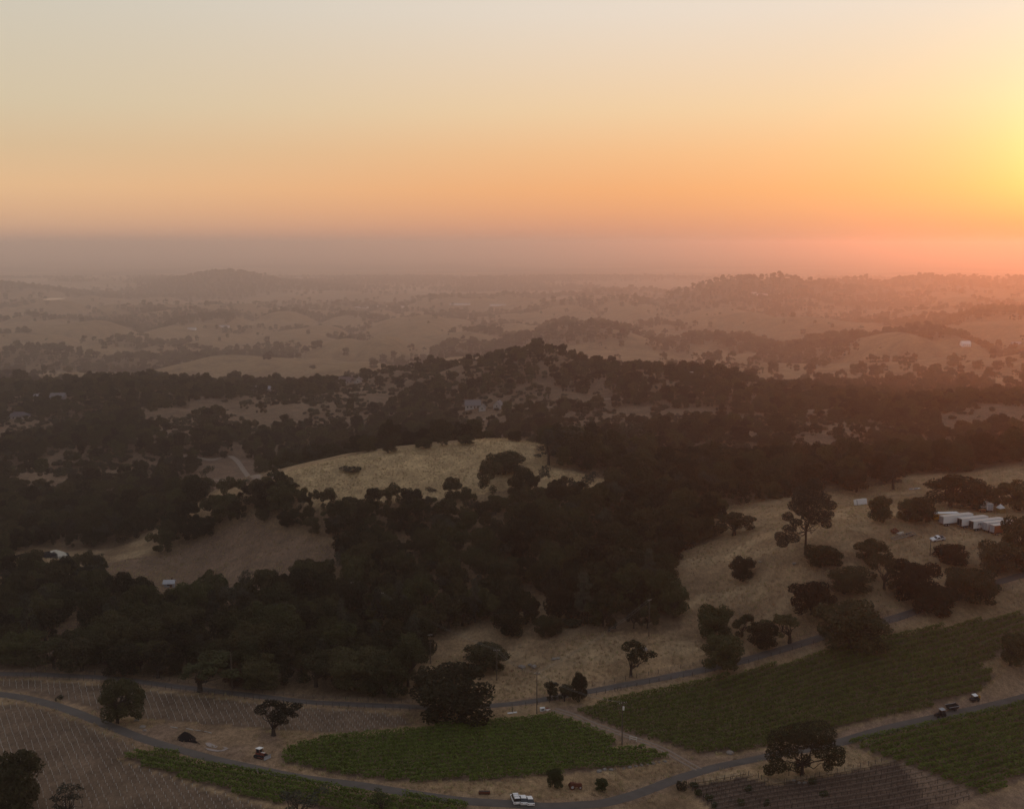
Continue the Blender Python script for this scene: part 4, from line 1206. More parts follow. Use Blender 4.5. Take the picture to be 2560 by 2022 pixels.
# leafless trellis rows at the bottom right
me_post = mesh_any('trellis_post', *cyl(.06, .05, -.2, 1.6, 6), m_wood)
BR = rows_in(BARE_V, (1860, 1978), (2230, 1908), 2.2)
m_dark = mat('dark_cordon', (.05, .04, .034), .95, .2, 3, .1)
for BR_I, (p, q) in enumerate(BR):
    L = float(np.linalg.norm(q - p)); d = (q - p) / L
    mid = (p + q) / 2; z0 = h1(*mid)
    e = link('trellis_row', None, None, (mid[0], mid[1], z0))
    tag(e, ORD[min(19, len(BR) - 1 - BR_I)] + ' bare trellis row from the back of the bottom right field', 'trellis row', 'bare trellis rows')
    ang = math.atan2(d[1], d[0])
    ts = np.arange(0, L, 6.0)
    for t in ts:
        x_, y_ = p + d * t
        link('post', me_post, e, (x_ - mid[0], y_ - mid[1], h1(x_, y_) - z0))
    t = np.linspace(0, L, max(3, int(L / 2)))
    P2 = p + np.outer(t, d)
    zz = height(P2[:, 0], P2[:, 1]) - z0
    for hz, rr, nm in ((.85, .075, 'cordon'), (1.35, .02, 'wire')):
        V, F = tube(np.column_stack([P2 - mid, zz + hz + (rv.normal(0, .04, len(t)) if nm == 'cordon' else 0)]), np.full(len(t), rr), 4)
        link(nm, mesh_np(nm, np.array(V), np.array(F), m_dark if nm == 'cordon' else m_steel), e)
    V, F = [], []
    parts = []
    for t_ in np.arange(1, L, 1.8):
        x_, y_ = p + d * t_
        b0 = np.array([x_ - mid[0], y_ - mid[1], h1(x_, y_) - z0])
        parts.append(tube([b0 + [0, 0, -.1], b0 + [rv.normal(0, .05), rv.normal(0, .05), .5], b0 + [0, 0, .88]], [.06, .05, .045], 4))
    V, F = join_vf(parts)
    link('vine_stumps', mesh_np('vine_stumps', V, F, m_bark), e)['kind'] = 'stuff'
# a few green weeds between the bare rows
for k, (u, v) in enumerate([(1735, 1968), (1748, 1985), (1770, 2000), (1872, 1978), (2030, 1960), (1855, 2010), (1920, 2012), (2062, 1990), (1790, 2015)]):
    px, py, pz = hit([(u, v)])[0]
    plant('shrub', 'shrub', px, py, rv.uniform(1.4, 2.2), rv.uniform(.9, 1.6), 'green weed clump among the bare trellis rows', 'weeds of the bare vineyard', 'weed', leafmat=m_green)

# ------------------------------------------------------------------ fences and poles
me_fpost = mesh_any('fence_post', *cyl(.08, .07, -.3, 1.35, 6), m_wood)
def fence(uvs, step, label, hgt=1.35, shift=0.0):
    P = densify(hit(uvs), 1.0)
    cum = np.concatenate([[0], np.cumsum(np.linalg.norm(np.diff(P, axis=0), axis=1))])
    z = height(P[:, 0], P[:, 1])
    c = np.array([P[0, 0], P[0, 1], z[0]])
    e = tag(link('wire_fence', None, None, c), label, 'fence')
    for s in np.arange(0, cum[-1], step):
        k_ = int(np.searchsorted(cum, s)); k_ = min(k_, len(P) - 1)
        link('post', me_fpost, e, (P[k_, 0] - c[0], P[k_, 1] - c[1], z[k_] - c[2]), (rv.normal(0, .04), rv.normal(0, .04), 0))
    for hz in (.5, .85, 1.2):
        V, F = tube(np.column_stack([P - c[:2], z - c[2] + hz])[::3], np.full(len(P[::3]), .012), 3)
        link('wire', mesh_np('wire', np.array(V), np.array(F), m_steel), e)
    return e
fence([(-20, 1690), (150, 1697), (300, 1708), (500, 1732), (700, 1756), (900, 1771), (1040, 1777)], 2.6, 'wire fence along the lower side of the road by the young vines')
fence([(60, 1676), (200, 1680), (330, 1688), (500, 1712), (700, 1737), (900, 1752), (1040, 1757)], 3.4, 'wire fence along the upper side of the road below the oaks')
fence([(1280, 1768), (1400, 1752), (1500, 1735), (1640, 1705), (1780, 1680), (1950, 1634), (2100, 1592), (2250, 1550), (2420, 1505), (2540, 1470)], 3.6, 'wire fence between the road and the large vineyard')
fence([(1480, 1715), (1600, 1692), (1740, 1662), (1870, 1630)], 3.6, 'wire fence on the uphill side of the road')
fence([(1715, 1962), (1770, 1954), (1840, 1944), (1880, 1938), (1920, 1955), (1960, 1958), (2060, 1938), (2220, 1902)], 2.4, 'row of stakes round the bare trellis field')
m_pole = mat('utility_pole_wood', (.085, .065, .052), .95, .25, 2, .1)
m_ins = mat('white_porcelain', (.62, .60, .56), .35, .1, 3, .5)
def boxv(x0, x1, y0, y1, z0, z1):
    V = [(a, b_, c) for c in (z0, z1) for b_ in (y0, y1) for a in (x0, x1)]
    return V, [(0, 2, 3, 1), (4, 5, 7, 6), (0, 1, 5, 4), (2, 6, 7, 3), (0, 4, 6, 2), (1, 3, 7, 5)]
def part(name, parent, m, prims, bev=0.0, loc=(0, 0, 0), rot=(0, 0, 0), sm=False):
    V, F, o = [], [], 0
    for v, f in prims:
        V.extend(v); F.extend([tuple(i + o for i in q) for q in f]); o += len(v)
    me = mesh_any(name, V, F, m)
    if bev:
        bm = bmesh.new(); bm.from_mesh(me)
        bmesh.ops.bevel(bm, geom=bm.edges[:], offset=bev, segments=2, affect='EDGES', profile=.6)
        bm.to_mesh(me); bm.free()
    if sm:
        me.shade_smooth()
    return link(name, me, parent, loc, rot)
def pole(u, v, vtop, label, arm=2.2, rot=0.0, transformer=False, m=m_pole):
    px, py, pz = hit([(u, v)])[0]
    H = (v - vtop) * proj(px, py, pz)[2] / FPX / .93
    e = tag(link('utility_pole', None, None, (px, py, pz), (0, 0, rot)), label, 'utility pole')
    part('shaft', e, m, [cyl(.17, .11, -.4, H, 8)], sm=True)
    if arm:
        part('crossarm', e, m, [boxv(-arm / 2, arm / 2, -.17, -.05, H - .55, H - .40)])
        for q in (-.46, -.16, .2, .46):
            part('insulator', e, m_ins, [cyl(.07, .05, H - .40, H - .16, 6, q * arm, -.11)])
    if transformer:
        part('transformer', e, m_ins, [cyl(.26, .26, H - 2.3, H - 1.3, 10, 0, -.42)])
        part('crossarm', e, m, [boxv(-.9, .9, .05, .16, H - 1.15, H - 1.02)])
    return e
pole(1555, 1862, 1755, 'utility pole with a pale transformer beside the dirt track', 2.4, .5, True)
pole(1342, 1784, 1682, 'dark utility pole with crossarms beside the huge oak', 1.8, .2)
pole(1242, 1700, 1624, 'utility pole with a pale crossarm just behind the huge oak', 2.0, .1)
pole(1622, 1590, 1500, 'utility pole alone on the grass below the wood', 1.6, .6)
pole(1076, 1658, 1586, 'thin utility pole at the edge of the dense clump', 1.4, .2)
pole(953, 1560, 1482, 'utility pole with a pale crossarm rising out of the wood', 2.2, 0.0, m=mat('bleached_pole', (.22, .19, .16), .9, .2, 2, .1))
pole(882, 1528, 1456, 'utility pole standing in the middle of the wood', 1.2, .4)
pole(1212, 1452, 1414, 'short bare pole in the middle of the wood', 0)
pole(2325, 1388, 1350, 'thin post on the grass below the parked pickup', 0)
pole(581, 1738, 1632, 'slim pole among the oaks above the road', 0)
pole(26, 1640, 1590, 'pole in the trees at the left edge', 1.2)

def wire_span(a, b, lab):
    A, B = np.array(a), np.array(b)
    for k_, off in enumerate((-.5, .5)):
        t = np.linspace(0, 1, 14)
        P = A + np.outer(t, B - A) + np.outer(np.full(14, off), [1, 0, 0])
        P[:, 2] -= 1.6 * 4 * t * (1 - t)
        V, F = tube(P - A, np.full(14, .022), 4)
        tag(link('power_wire', mesh_np('power_wire', np.array(V), np.array(F), m_steel), None, A), ('left ' if k_ == 0 else 'right ') + lab, 'power wire')
_pt = {}
for o in COL.objects:
    if o.name.startswith('utility_pole'):
        sh_ = next(c for c in o.children if c.name.startswith('shaft'))
        _pt[o['label']] = (o.location.x, o.location.y, o.location.z + max(v_.co.z for v_ in sh_.data.vertices) - .2)
_L = list(_pt)
for a_, b_, lab in ((0, 1, 'wire from the transformer pole to the pole by the huge oak'), (1, 2, 'wire between the two poles behind the huge oak'), (2, 5, 'wire from behind the huge oak into the wood'), (1, 3, 'wire climbing the grass slope to the lone pole')):
    wire_span(_pt[_L[a_]], _pt[_L[b_]], lab)
# ------------------------------------------------------------------ vehicles and yard things
def C_(n, c, **k):
    return mat(n, c, **k)
white = C_('white_paint', (.70, .69, .68), rough=.45, vary=.08, scale=1.5, spec=.4)
cream = C_('warm_cream', (.58, .52, .46), rough=.6, vary=.15, scale=.8)  # warm cream for roofs, boards and pale rails
greyp = C_('grey_paint', (.30, .30, .32), rough=.6, vary=.15, scale=1)
glassd = C_('dark_glass', (.02, .022, .026), rough=.08, vary=.1, spec=.6)
rubber = C_('black_rubber', (.018, .017, .017), rough=.9, vary=.2)
rust = C_('rusty_iron', (.11, .038, .022), rough=.95, vary=.4, scale=3)
orange = C_('orange_paint', (.27, .078, .028), rough=.65, vary=.25, scale=1.2)
yellow = C_('school_bus_yellow', (.52, .27, .04), rough=.5, vary=.15, scale=1)
redp = C_('faded_red_paint', (.19, .052, .036), rough=.6, vary=.3, scale=2)
black = C_('black_metal', (.022, .021, .022), rough=.7, vary=.2)
brownw = C_('brown_boards', (.14, .075, .045), rough=.9, vary=.3, scale=2)
blueg = C_('blue_grey_roof', (.15, .135, .14), rough=.7, vary=.15, scale=1)
stone = C_('grey_boulder', (.22, .19, .165), rough=.95, vary=.35, scale=1.5)
def at(u, v):
    return hit([(u, v)])[0]
def thing(name, u, v, rot, label, cat, group=None, lift=0.0, xy=None, tilt=1.0):
    if xy is None:
        p = at(u, v)
    else:
        p = (xy[0], xy[1], h1(*xy))
    # tilt with the slope
    c, s = math.cos(rot), math.sin(rot)
    gx_ = (h1(p[0] + c * 2, p[1] + s * 2) - h1(p[0] - c * 2, p[1] - s * 2)) / 4
    gy_ = (h1(p[0] - s * 1.5, p[1] + c * 1.5) - h1(p[0] + s * 1.5, p[1] - c * 1.5)) / 3
    e = link(name, None, None, (p[0], p[1], p[2] + lift))
    e.rotation_euler = (Matrix.Rotation(rot, 3, 'Z') @ Matrix.Rotation(-math.atan(gx_) * tilt, 3, 'Y') @ Matrix.Rotation(math.atan(gy_) * tilt, 3, 'X')).to_euler()
    return tag(e, label, cat, group)
def wheel(e, x, y, r, w=.28, m=rubber, name='wheel'):
    V, F = cyl(r, r, -w / 2, w / 2, 14, cap=False)
    V = [(a, c, b_) for a, b_, c in V]
    n = 14
    V += [(0, -w / 2, 0), (0, w / 2, 0)]
    F = [tuple(f) for f in F] + [(k_, (k_ + 1) % n, 2 * n) for k_ in range(n)] + [(n + k_, n + (k_ + 1) % n, 2 * n + 1) for k_ in range(n)]
    me = mesh_any(name, V, F, m)
    o = link(name, me, e, (x, y, r))
    rim = mesh_any('rim', *cyl(r * .5, r * .5, -w / 2 - .02, w / 2 + .02, 10), greyp)
    ro = link('rim', rim, o, (0, 0, 0), (math.pi / 2, 0, 0))
    return o
def semi(xy, rot, L, label, body=white, H=2.75, stripes=False, doorcol=greyp):
    e = thing('semi_trailer', 0, 0, rot, label, 'trailer', 'trailers parked on the hill', xy=xy, tilt=.0)
    z0 = 1.15
    b_ = part('box', e, body, [boxv(0, L, 0, 2.5, z0, z0 + H)], .04)
    part('roof', e, cream if body is not greyp else white, [boxv(-.03, L + .03, -.03, 2.53, z0 + H + .003, z0 + H + .06)])
    part('chassis', e, black, [boxv(.3, L - .3, .6, 1.9, z0 - .3, z0 - .01)])
    for y_ in (.09, 1.30):
        part('rear_door', e, doorcol, [boxv(-.06, -.005, y_, y_ + 1.11, z0 + .1, z0 + H - .12)])
    nrib = int(L / 1.2)
    for k_ in range(nrib):
        x_ = .6 + k_ * (L - 1.2) / max(1, nrib - 1)
        part('side_rib', e, body, [boxv(x_ - .04, x_ + .04, -.045, -.002, z0 + .08, z0 + H - .08)])
    for x_ in (1.3, 2.6):
        for y_ in (.25, 2.25):
            wheel(e, x_, y_, .5, .5)
    for y_ in (.5, 2.0):
        part('landing_leg', e, black, [boxv(L - 3, L - 2.85, y_ - .07, y_ + .07, 0, z0 - .01)])
    return e
ra = R(20)
ax, nx = np.array([math.cos(ra), math.sin(ra)]), np.array([math.sin(ra), -math.cos(ra)])
A0 = at(2358, 1317)[:2]
o1 = A0
o2 = o1 + 5.7 * ax + 3.3 * nx
o3 = o2 + 2.6 * ax + 3.2 * nx
o4 = o3 + 3.4 * ax + 3.2 * nx
o5 = o4 + .5 * ax + 3.1 * nx
semi(o1, ra, 14, 'leftmost white semi trailer of the parked row on the hill')
semi(o2, ra, 12.5, 'second white semi trailer with a grey open end in the row', doorcol=black)
t3 = semi(o3, ra, 14.5, 'white semi trailer with dark lettering on its side', doorcol=black)
semi(o4, ra, 12.5, 'white semi trailer behind the orange one')
semi(o5, ra, 7.6, 'short orange trailer at the front of the row', orange, doorcol=greyp)
# worn dark lettering on the third trailer
fc = bpy.data.curves.new('lettering', 'FONT')
fc.body, fc.size, fc.extrude = 'JMS', 1.15, .012
fc.materials.append(black)
_fo = bpy.data.objects.new('lettering_curve', fc)
fm = bpy.data.meshes.new_from_object(_fo)
bpy.data.objects.remove(_fo)
fo = link('lettering', fm)
fo.parent = t3; fo.location = (1.9, -.06, 2.35); fo.rotation_euler = (R(90), 0, 0)
# yellow bus
e = thing('school_bus', 2336, 1303, R(6), 'yellow bus with a white roof behind the parked trailers', 'bus', tilt=.0)
part('body', e, yellow, [boxv(0, 9.8, 0, 2.4, .55, 2.75)], .06)
part('roof', e, white, [boxv(.0, 9.8, .02, 2.38, 2.753, 3.08)], .1)
for k_ in range(9):
    part('window', e, glassd, [boxv(.5 + k_ * 1.02, 1.34 + k_ * 1.02, -.03, -.003, 1.75, 2.5)])
for x_ in (1.9, 7.8):
    for y_ in (.15, 2.25):
        wheel(e, x_, y_, .5)
part('bumper', e, black, [boxv(-.15, -.003, .1, 2.3, .5, .8)])
part('hood', e, yellow, [boxv(9.803, 10.9, .25, 2.15, .6, 1.7)], .06)
# box truck seen from behind, its neighbours
e = thing('box_truck', 2475, 1281, R(90), 'white box truck seen from the rear above the trailers', 'truck', tilt=.0)
part('cargo_box', e, white, [boxv(0, 5.6, -1.15, 1.15, .9, 3.4)], .04)
part('roof', e, cream, [boxv(0, 5.6, -1.17, 1.17, 3.403, 3.46)])
for y_ in (-1.05, .02):
    part('rear_door', e, greyp, [boxv(-.04, -.003, y_, y_ + 1.02, 1.0, 3.3)])
part('cab', e, white, [boxv(5.65, 7.2, -1.0, 1.0, .7, 2.4)], .1)
part('chassis', e, black, [boxv(.1, 7.0, -.5, .5, .55, .89)])
for x_ in (1.3, 6.3):
    for y_ in (-.95, .95):
        wheel(e, x_, y_, .45)
e = thing('camper_van', 2458, 1281, R(82), 'small orange and tan van with a cream roof left of the box truck', 'van')
part('body', e, C_('tan_paint', (.26, .17, .09), rough=.6, vary=.2), [boxv(0, 4.2, -.95, .95, .5, 1.6)], .08)
part('cabin', e, glassd, [boxv(.1, 3.6, -.9, .9, 1.603, 2.1)], .06)
part('roof', e, cream, [boxv(-.1, 3.9, -1.0, 1.0, 2.103, 2.25)], .05)
part('tailgate', e, orange, [boxv(-.06, -.003, -.85, .85, .65, 1.25)])
for x_ in (.9, 3.4):
    for y_ in (-.85, .85):
        wheel(e, x_, y_, .36)
e = thing('canvas_tent', 2501, 1281, R(15), 'small white peaked tent right of the box truck', 'tent')
part('canopy', e, white, [([(-1.3, -1.3, 1.9), (1.3, -1.3, 1.9), (1.3, 1.3, 1.9), (-1.3, 1.3, 1.9), (0, 0, 3.5)], [(0, 1, 4), (1, 2, 4), (2, 3, 4), (3, 0, 4)])])
part('wall', e, C_('ochre_canvas', (.24, .15, .05), rough=.9), [boxv(-1.2, 1.2, -1.2, 1.2, 0, 1.88)])
e = thing('tan_trailer', 2488, 1279, R(85), 'tan boxy trailer between the box truck and the tent', 'trailer')
part('body', e, C_('tan_paint', (.26, .17, .09)), [boxv(0, 4, -1.0, 1.0, .5, 2.5)], .05)
part('roof', e, brownw, [boxv(-.05, 4.05, -1.03, 1.03, 2.503, 2.6)])
for y_ in (-.9, .9):
    wheel(e, 2, y_, .36)
# shed with a slanted roof
e = thing('lean_to_shed', 2267, 1298, R(14), 'small shed with a slanted white roof on the hill crest', 'shed')
V = [(-2.1, -1.2, 2.1), (2.1, -1.2, 2.1), (2.1, 1.2, 2.9), (-2.1, 1.2, 2.9), (-2.1, -1.2, 2.2), (2.1, -1.2, 2.2), (2.1, 1.2, 3.0), (-2.1, 1.2, 3.0)]
part('roof', e, white, [(V, [(0, 3, 2, 1), (4, 5, 6, 7), (0, 1, 5, 4), (2, 3, 7, 6), (0, 4, 7, 3), (1, 2, 6, 5)])])
part('wall', e, brownw, [boxv(-1.8, 1.8, .2, 1.1, 0, 2.5)])
for x_ in (-1.8, 1.8):
    part('post', e, brownw, [boxv(x_ - .06, x_ + .06, -1.1, -.98, 0, 2.15)])
part('barrel', e, white, [cyl(.3, .3, 0, .95, 10, .2, -.5)])
# flatbed and scrap
e = thing('flatbed_trailer', 2258, 1343, R(24), 'long bare steel flatbed trailer lying in the grass', 'trailer')
part('deck', e, C_('grey_steel', (.20, .18, .16), rough=.7, vary=.3), [boxv(-5.2, 5.2, -.95, -.75, .6, .8), boxv(-5.2, 5.2, .75, .95, .6, .8)] + [boxv(-5.0 + 1.25 * k_, -4.85 + 1.25 * k_, -.748, .748, .62, .78) for k_ in range(9)])
for x_ in (2.6, 3.6):
    for y_ in (-.9, .9):
        wheel(e, x_, y_, .38)
part('hitch', e, black, [boxv(-6.3, -5.203, -.08, .08, .6, .72)])
e = thing('scrap_pile', 2238, 1331, R(20), 'heap of rusty scrap with pale boards beside the flatbed', 'scrap heap')
part('heap', e, rust, [boxv(-1.6, -.2, -.8, .8, 0, 1.3), boxv(-.15, 1.2, -.6, .7, 0, .9), boxv(-.9, .3, -.3, .5, 1.31, 1.8)], .15)
part('boards', e, cream, [boxv(-.2, 2.9, -1.3, -.9, .3, .42), boxv(.1, 2.6, -1.8, -1.4, .1, .25)])
e = thing('scrap_pile', 2285, 1223, R(5), 'scattered pale scrap on the upper grass beside a conifer', 'scrap heap')
part('heap', e, greyp, [boxv(-2.2, -.8, -.5, .5, 0, .6), boxv(.1, 1.7, -.5, .4, 0, .5)], .08)
part('sheet', e, white, [boxv(-.7, .05, -.4, .5, .2, .35), boxv(1.9, 2.9, -.2, .5, 0, .35)])
# pickup
e = thing('pickup_truck', 2343, 1350, R(196), 'white pickup truck parked on the grass below the trailers', 'pickup truck')
def car_body(L, W, prof, m, name='body'):
    """side profile extruded across, narrowed upwards"""
    n = len(prof)
    V = []
    for s in (-1, 1):
        for x_, z_ in prof:
            V.append((x_, s * (W / 2 - max(0, z_ - .9) * .22), z_))
    F = [tuple(range(n))[::-1], tuple(range(n, 2 * n))] + [(k_, (k_ + 1) % n, n + (k_ + 1) % n, n + k_) for k_ in range(n)]
    return V, F
part('body', e, white, [car_body(5.4, 1.9, [(-2.7, .45), (2.7, .45), (2.72, .85), (2.55, 1.05), (1.2, 1.12), (-.75, 1.1), (-2.7, 1.1)], white)], .05)
part('cab', e, white, [car_body(2.4, 1.86, [(-.7, 1.1), (1.15, 1.1), (.55, 1.78), (-.5, 1.8)], white)], .04)
part('windshield', e, glassd, [([(1.17, -.74, 1.14), (1.17, .74, 1.14), (.64, .60, 1.70), (.64, -.60, 1.70)], [(0, 1, 2, 3)])])
for s in (-1, 1):
    part('side_window', e, glassd, [([(-.5, s * .91, 1.16), (.9, s * .91, 1.16), (.5, s * .80, 1.66), (-.42, s * .80, 1.66)], [(0, 1, 2, 3)])])
    part('bed_rail', e, greyp, [boxv(-2.6, -.8, s * .86 - .06, s * .86 + .06, 1.103, 1.2)])
    for x_ in (-1.7, 1.75):
        wheel(e, x_, s * .82, .38)
part('bed', e, black, [boxv(-2.55, -.82, -.78, .78, 1.104, 1.12)])
# shipping container
e = thing('storage_container', 2152, 1262, R(22), 'lone white storage container on the upper grass', 'container')
part('box', e, white, [boxv(-2.6, 2.6, -1.1, 1.1, .15, 2.55)], .03)
part('roof', e, cream, [boxv(-2.62, 2.62, -1.12, 1.12, 2.553, 2.6)])
for y_ in (-1.0, .03):
    part('door', e, white, [boxv(-2.68, -2.604, y_, y_ + .97, .3, 2.45)])
for k_ in range(11):
    part('rib', e, white, [boxv(-2.3 + .45 * k_, -2.16 + .45 * k_, -1.15, -1.103, .3, 2.45)])
part('door_edge', e, black, [boxv(-2.75, -2.602, -1.2, -1.11, .2, 2.5)])
# small tractor on the upper grass
def tractor(u, v, rot, label, body, roof, s=1.0, group=None):
    e = thing('tractor', u, v, rot, label, 'tractor', group)
    e.scale = (s, s, s)
    part('hood', e, body, [car_body(1.7, .8, [(.3, .75), (1.9, .7), (1.95, 1.25), (1.7, 1.4), (.3, 1.5)], body)], .05)
    part('chassis', e, black, [boxv(-1.0, 1.6, -.3, .3, .5, .74)])
    part('cab', e, glassd, [car_body(1.3, 1.2, [(-.95, .9), (.28, .9), (.2, 2.25), (-.85, 2.25)], glassd)], .03)
    part('roof', e, roof, [boxv(-1.05, .45, -.72, .72, 2.253, 2.4)], .05)
    for x_ in (-.95, .22):
        for y_ in (-.62, .62):
            part('cab_post', e, body, [boxv(x_ - .04, x_ + .04, y_ - .04, y_ + .04, .9, 2.25)])
    for y_ in (-.75, .75):
        wheel(e, -.5, y_, .68, .38); wheel(e, 1.4, y_ * .85, .42, .26)
        part('fender', e, body, [boxv(-1.1, .1, y_ - .22, y_ + .22, 1.38, 1.46)])
    part('exhaust', e, black, [cyl(.04, .04, 1.4, 2.2, 6, 1.1, .2)])
    return e
tractor(2494, 1231, R(200), 'small dark tractor with a pale roof on the upper right grass', black, cream, .9)
rt_ = R(197)
tractor(2352, 1790, rt_, 'dark tractor with a cab on the dirt strip by the vines', black, greyp, .95)
e = thing('farm_cart', 2380, 1774, rt_, 'dark open-topped cart hitched behind the tractor', 'cart')
V = [(-1.4, -.7, .55), (1.4, -.7, .55), (1.4, .7, .55), (-1.4, .7, .55), (-1.7, -.95, 1.45), (1.7, -.95, 1.45), (1.7, .95, 1.45), (-1.7, .95, 1.45)]
part('tub', e, black, [(V, [(0, 3, 2, 1), (0, 1, 5, 4), (1, 2, 6, 5), (2, 3, 7, 6), (3, 0, 4, 7)])])
part('rim', e, greyp, [boxv(-1.75, 1.75, -1.0, -.9, 1.455, 1.53), boxv(-1.75, 1.75, .9, 1.0, 1.455, 1.53)])
part('drawbar', e, black, [boxv(1.42, 2.7, -.06, .06, .45, .57)])
for y_ in (-.85, .85):
    wheel(e, -.4, y_, .42, .22, rubber)
e = thing('utility_cart', 2436, 1751, rt_, 'small utility cart with a white roof on the dirt strip', 'utility cart')
part('body', e, black, [boxv(-1.3, .4, -.65, .65, .4, .85), boxv(.41, 1.4, -.6, .6, .4, .95)], .06)
part('roof', e, white, [boxv(-.6, .75, -.68, .68, 1.9, 1.98)], .03)
for x_ in (-.55, .68):
    for y_ in (-.6, .6):
        part('roof_post', e, black, [boxv(x_ - .03, x_ + .03, y_ - .03, y_ + .03, .86, 1.898)])
part('seat', e, black, [boxv(-.5, -.05, -.55, .55, .86, 1.05), boxv(-.62, -.5, -.55, .55, .86, 1.45)])
part('rear_panel', e, yellow, [boxv(-1.42, -1.305, -.6, .6, .7, 1.6)])
for x_ in (-.85, .95):
    for y_ in (-.6, .6):
        wheel(e, x_, y_, .32, .22)
# bulldozer
e = thing('bulldozer', 652, 1893, R(-28), 'red crawler bulldozer with a white cab roof and blade in front', 'bulldozer')
for s in (-1, 1):
    V, F = [], []
    n = 18
    prof = []
    for k_ in range(n):
        a_ = 2 * math.pi * k_ / n
        prof.append((1.15 * (1 if math.cos(a_) >= 0 else -1) + .42 * math.cos(a_), .45 + .42 * math.sin(a_)))
    V = [(x_, s * .85 - .24, z_) for x_, z_ in prof] + [(x_, s * .85 + .24, z_) for x_, z_ in prof]
    F = [tuple(range(n)), tuple(range(n, 2 * n))] + [(k_, (k_ + 1) % n, n + (k_ + 1) % n, n + k_) for k_ in range(n)]
    tr = part('track', e, rubber, [(V, F)])
    for x_ in (-1.1, -.4, .35, 1.1):
        part('roller', tr, greyp, [([(a_, s * .85 - .27 if b_ < 0 else s * .85 + .27, c) for a_, c, b_ in cyl(.22, .22, -.2, .2, 10, x_, .45)[0]], cyl(.22, .22, -.2, .2, 10)[1])])
part('body', e, redp, [boxv(-1.4, -.2, -.58, .58, .55, 1.35), boxv(-.19, 1.5, -.45, .45, .6, 1.45)], .07)
part('hood_top', e, cream, [boxv(.1, 1.35, -.3, .3, 1.453, 1.52)], .03)
part('grille', e, black, [boxv(1.503, 1.56, -.4, .4, .7, 1.35)])
part('cab', e, glassd, [boxv(-1.05, -.05, -.6, .6, 1.353, 2.35)], .03)
for x_ in (-1.08, -.02):
    for y_ in (-.62, .62):
        part('cab_post', e, redp, [boxv(x_ - .05, x_ + .05, y_ - .05, y_ + .05, 1.355, 2.36)])
part('roof', e, white, [boxv(-1.3, .2, -.8, .8, 2.363, 2.5)], .05)
part('blade', e, greyp, [([(2.25 - .12 * math.sin(math.pi * j / 5), y_, .05 + .95 * j / 5) for y_ in (-1.35, 1.35) for j in range(6)] + [(2.33 - .12 * math.sin(math.pi * j / 5), y_, .05 + .95 * j / 5) for y_ in (-1.35, 1.35) for j in range(6)],
     [(j, j + 1, j + 7, j + 6) for j in range(5)] + [(12 + j, 18 + j, 19 + j, 13 + j) for j in range(5)] + [(5, 17, 23, 11), (0, 6, 18, 12)])])
for y_ in (-1.15, 1.15):
    part('push_arm', e, redp, [boxv(-.2, 2.2, y_ - .06, y_ + .06, .35, .5)])
part('exhaust', e, black, [cyl(.05, .05, 1.5, 2.1, 6, .7, .15)])
# three white cars side by side at the lane
def car(u, v, rot, label, L=4.4, W=1.78, H=1.45, van=False):
    e = thing('parked_car', u, v, rot, label, 'car', 'white cars at the lane')
    k_ = L / 4.4
    part('body', e, white, [car_body(L, W, [(-2.2 * k_, .35), (2.2 * k_, .35), (2.22 * k_, .7), (1.9 * k_, .88), (-2.1 * k_, .95), (-2.22 * k_, .75)], white)], .06)
    prof = [(-2.1 * k_, .95), (1.3 * k_, .9), (.9 * k_, H), (-2.0 * k_, H + .03)] if van else [(-1.9 * k_, .94), (1.25 * k_, .9), (.35 * k_, H), (-1.15 * k_, H)]
    part('cabin', e, glassd, [car_body(L, W - .08, prof, glassd)], .03)
    part('roof', e, white, [boxv(prof[3][0] + .1, prof[2][0] - .02, -W / 2 + .26, W / 2 - .26, H + .0 if not van else H + .035, H + .07)], .02)
    for s in (-1, 1):
        for x_ in (-1.3 * k_, 1.35 * k_):
            wheel(e, x_, s * (W / 2 - .1), .33, .22)
        part('tail_light', e, redp, [boxv(-2.26 * k_, -2.2 * k_, s * .62 - .12, s * .62 + .12, .68, .84)])
        part('headlight', e, white, [boxv(2.16 * k_, 2.26 * k_, s * .6 - .14, s * .6 + .14, .58, .74)])
    if van:
        part('roof_rack', e, greyp, [boxv(-1.6, .4, -.6, -.55, H + .1, H + .15), boxv(-1.6, .4, .55, .6, H + .1, H + .15), boxv(-1.2, -1.15, -.6, .6, H + .15, H + .2), boxv(0, .05, -.6, .6, H + .15, H + .2)])
    return e
car(1289, 2002, R(101), 'leftmost and tallest of three white cars beside the lane', 4.6, 1.85, 1.62, True)
car(1307, 2004, R(99), 'middle one of three white cars beside the lane')
car(1323, 2006, R(100), 'rightmost of three white cars beside the lane', 4.2, 1.75, 1.42)
# rusty relics on the grass
e = thing('rusted_tractor', 1438, 1971, R(12), 'rusted old tractor hulk standing on the dry grass', 'tractor wreck')
part('hood', e, rust, [car_body(2, .9, [(-.2, .6), (1.6, .55), (1.65, 1.25), (1.3, 1.45), (-.2, 1.4)], rust)], .06)
part('seat_box', e, rust, [boxv(-1.4, -.25, -.55, .55, .7, 1.65)], .08)
for y_ in (-.62, .62):
    wheel(e, -.95, y_, .72, .3, rust); wheel(e, 1.15, y_ * .8, .5, .2, rust)
part('steering_post', e, rust, [cyl(.05, .05, 1.4, 1.95, 6, -.1, 0)])
e = thing('rusty_trough', 1211, 1984, R(-4), 'long dark rusty trough lying beside the lane', 'trough')
part('tub', e, rust, [boxv(-1.4, 1.4, -.4, .4, .15, .75)], .08)
part('inside', e, black, [boxv(-1.25, 1.25, -.28, .28, .752, .76)])
for x_ in (-1.1, 1.1):
    part('foot', e, rust, [boxv(x_ - .08, x_ + .08, -.35, .35, -.1, .148)])
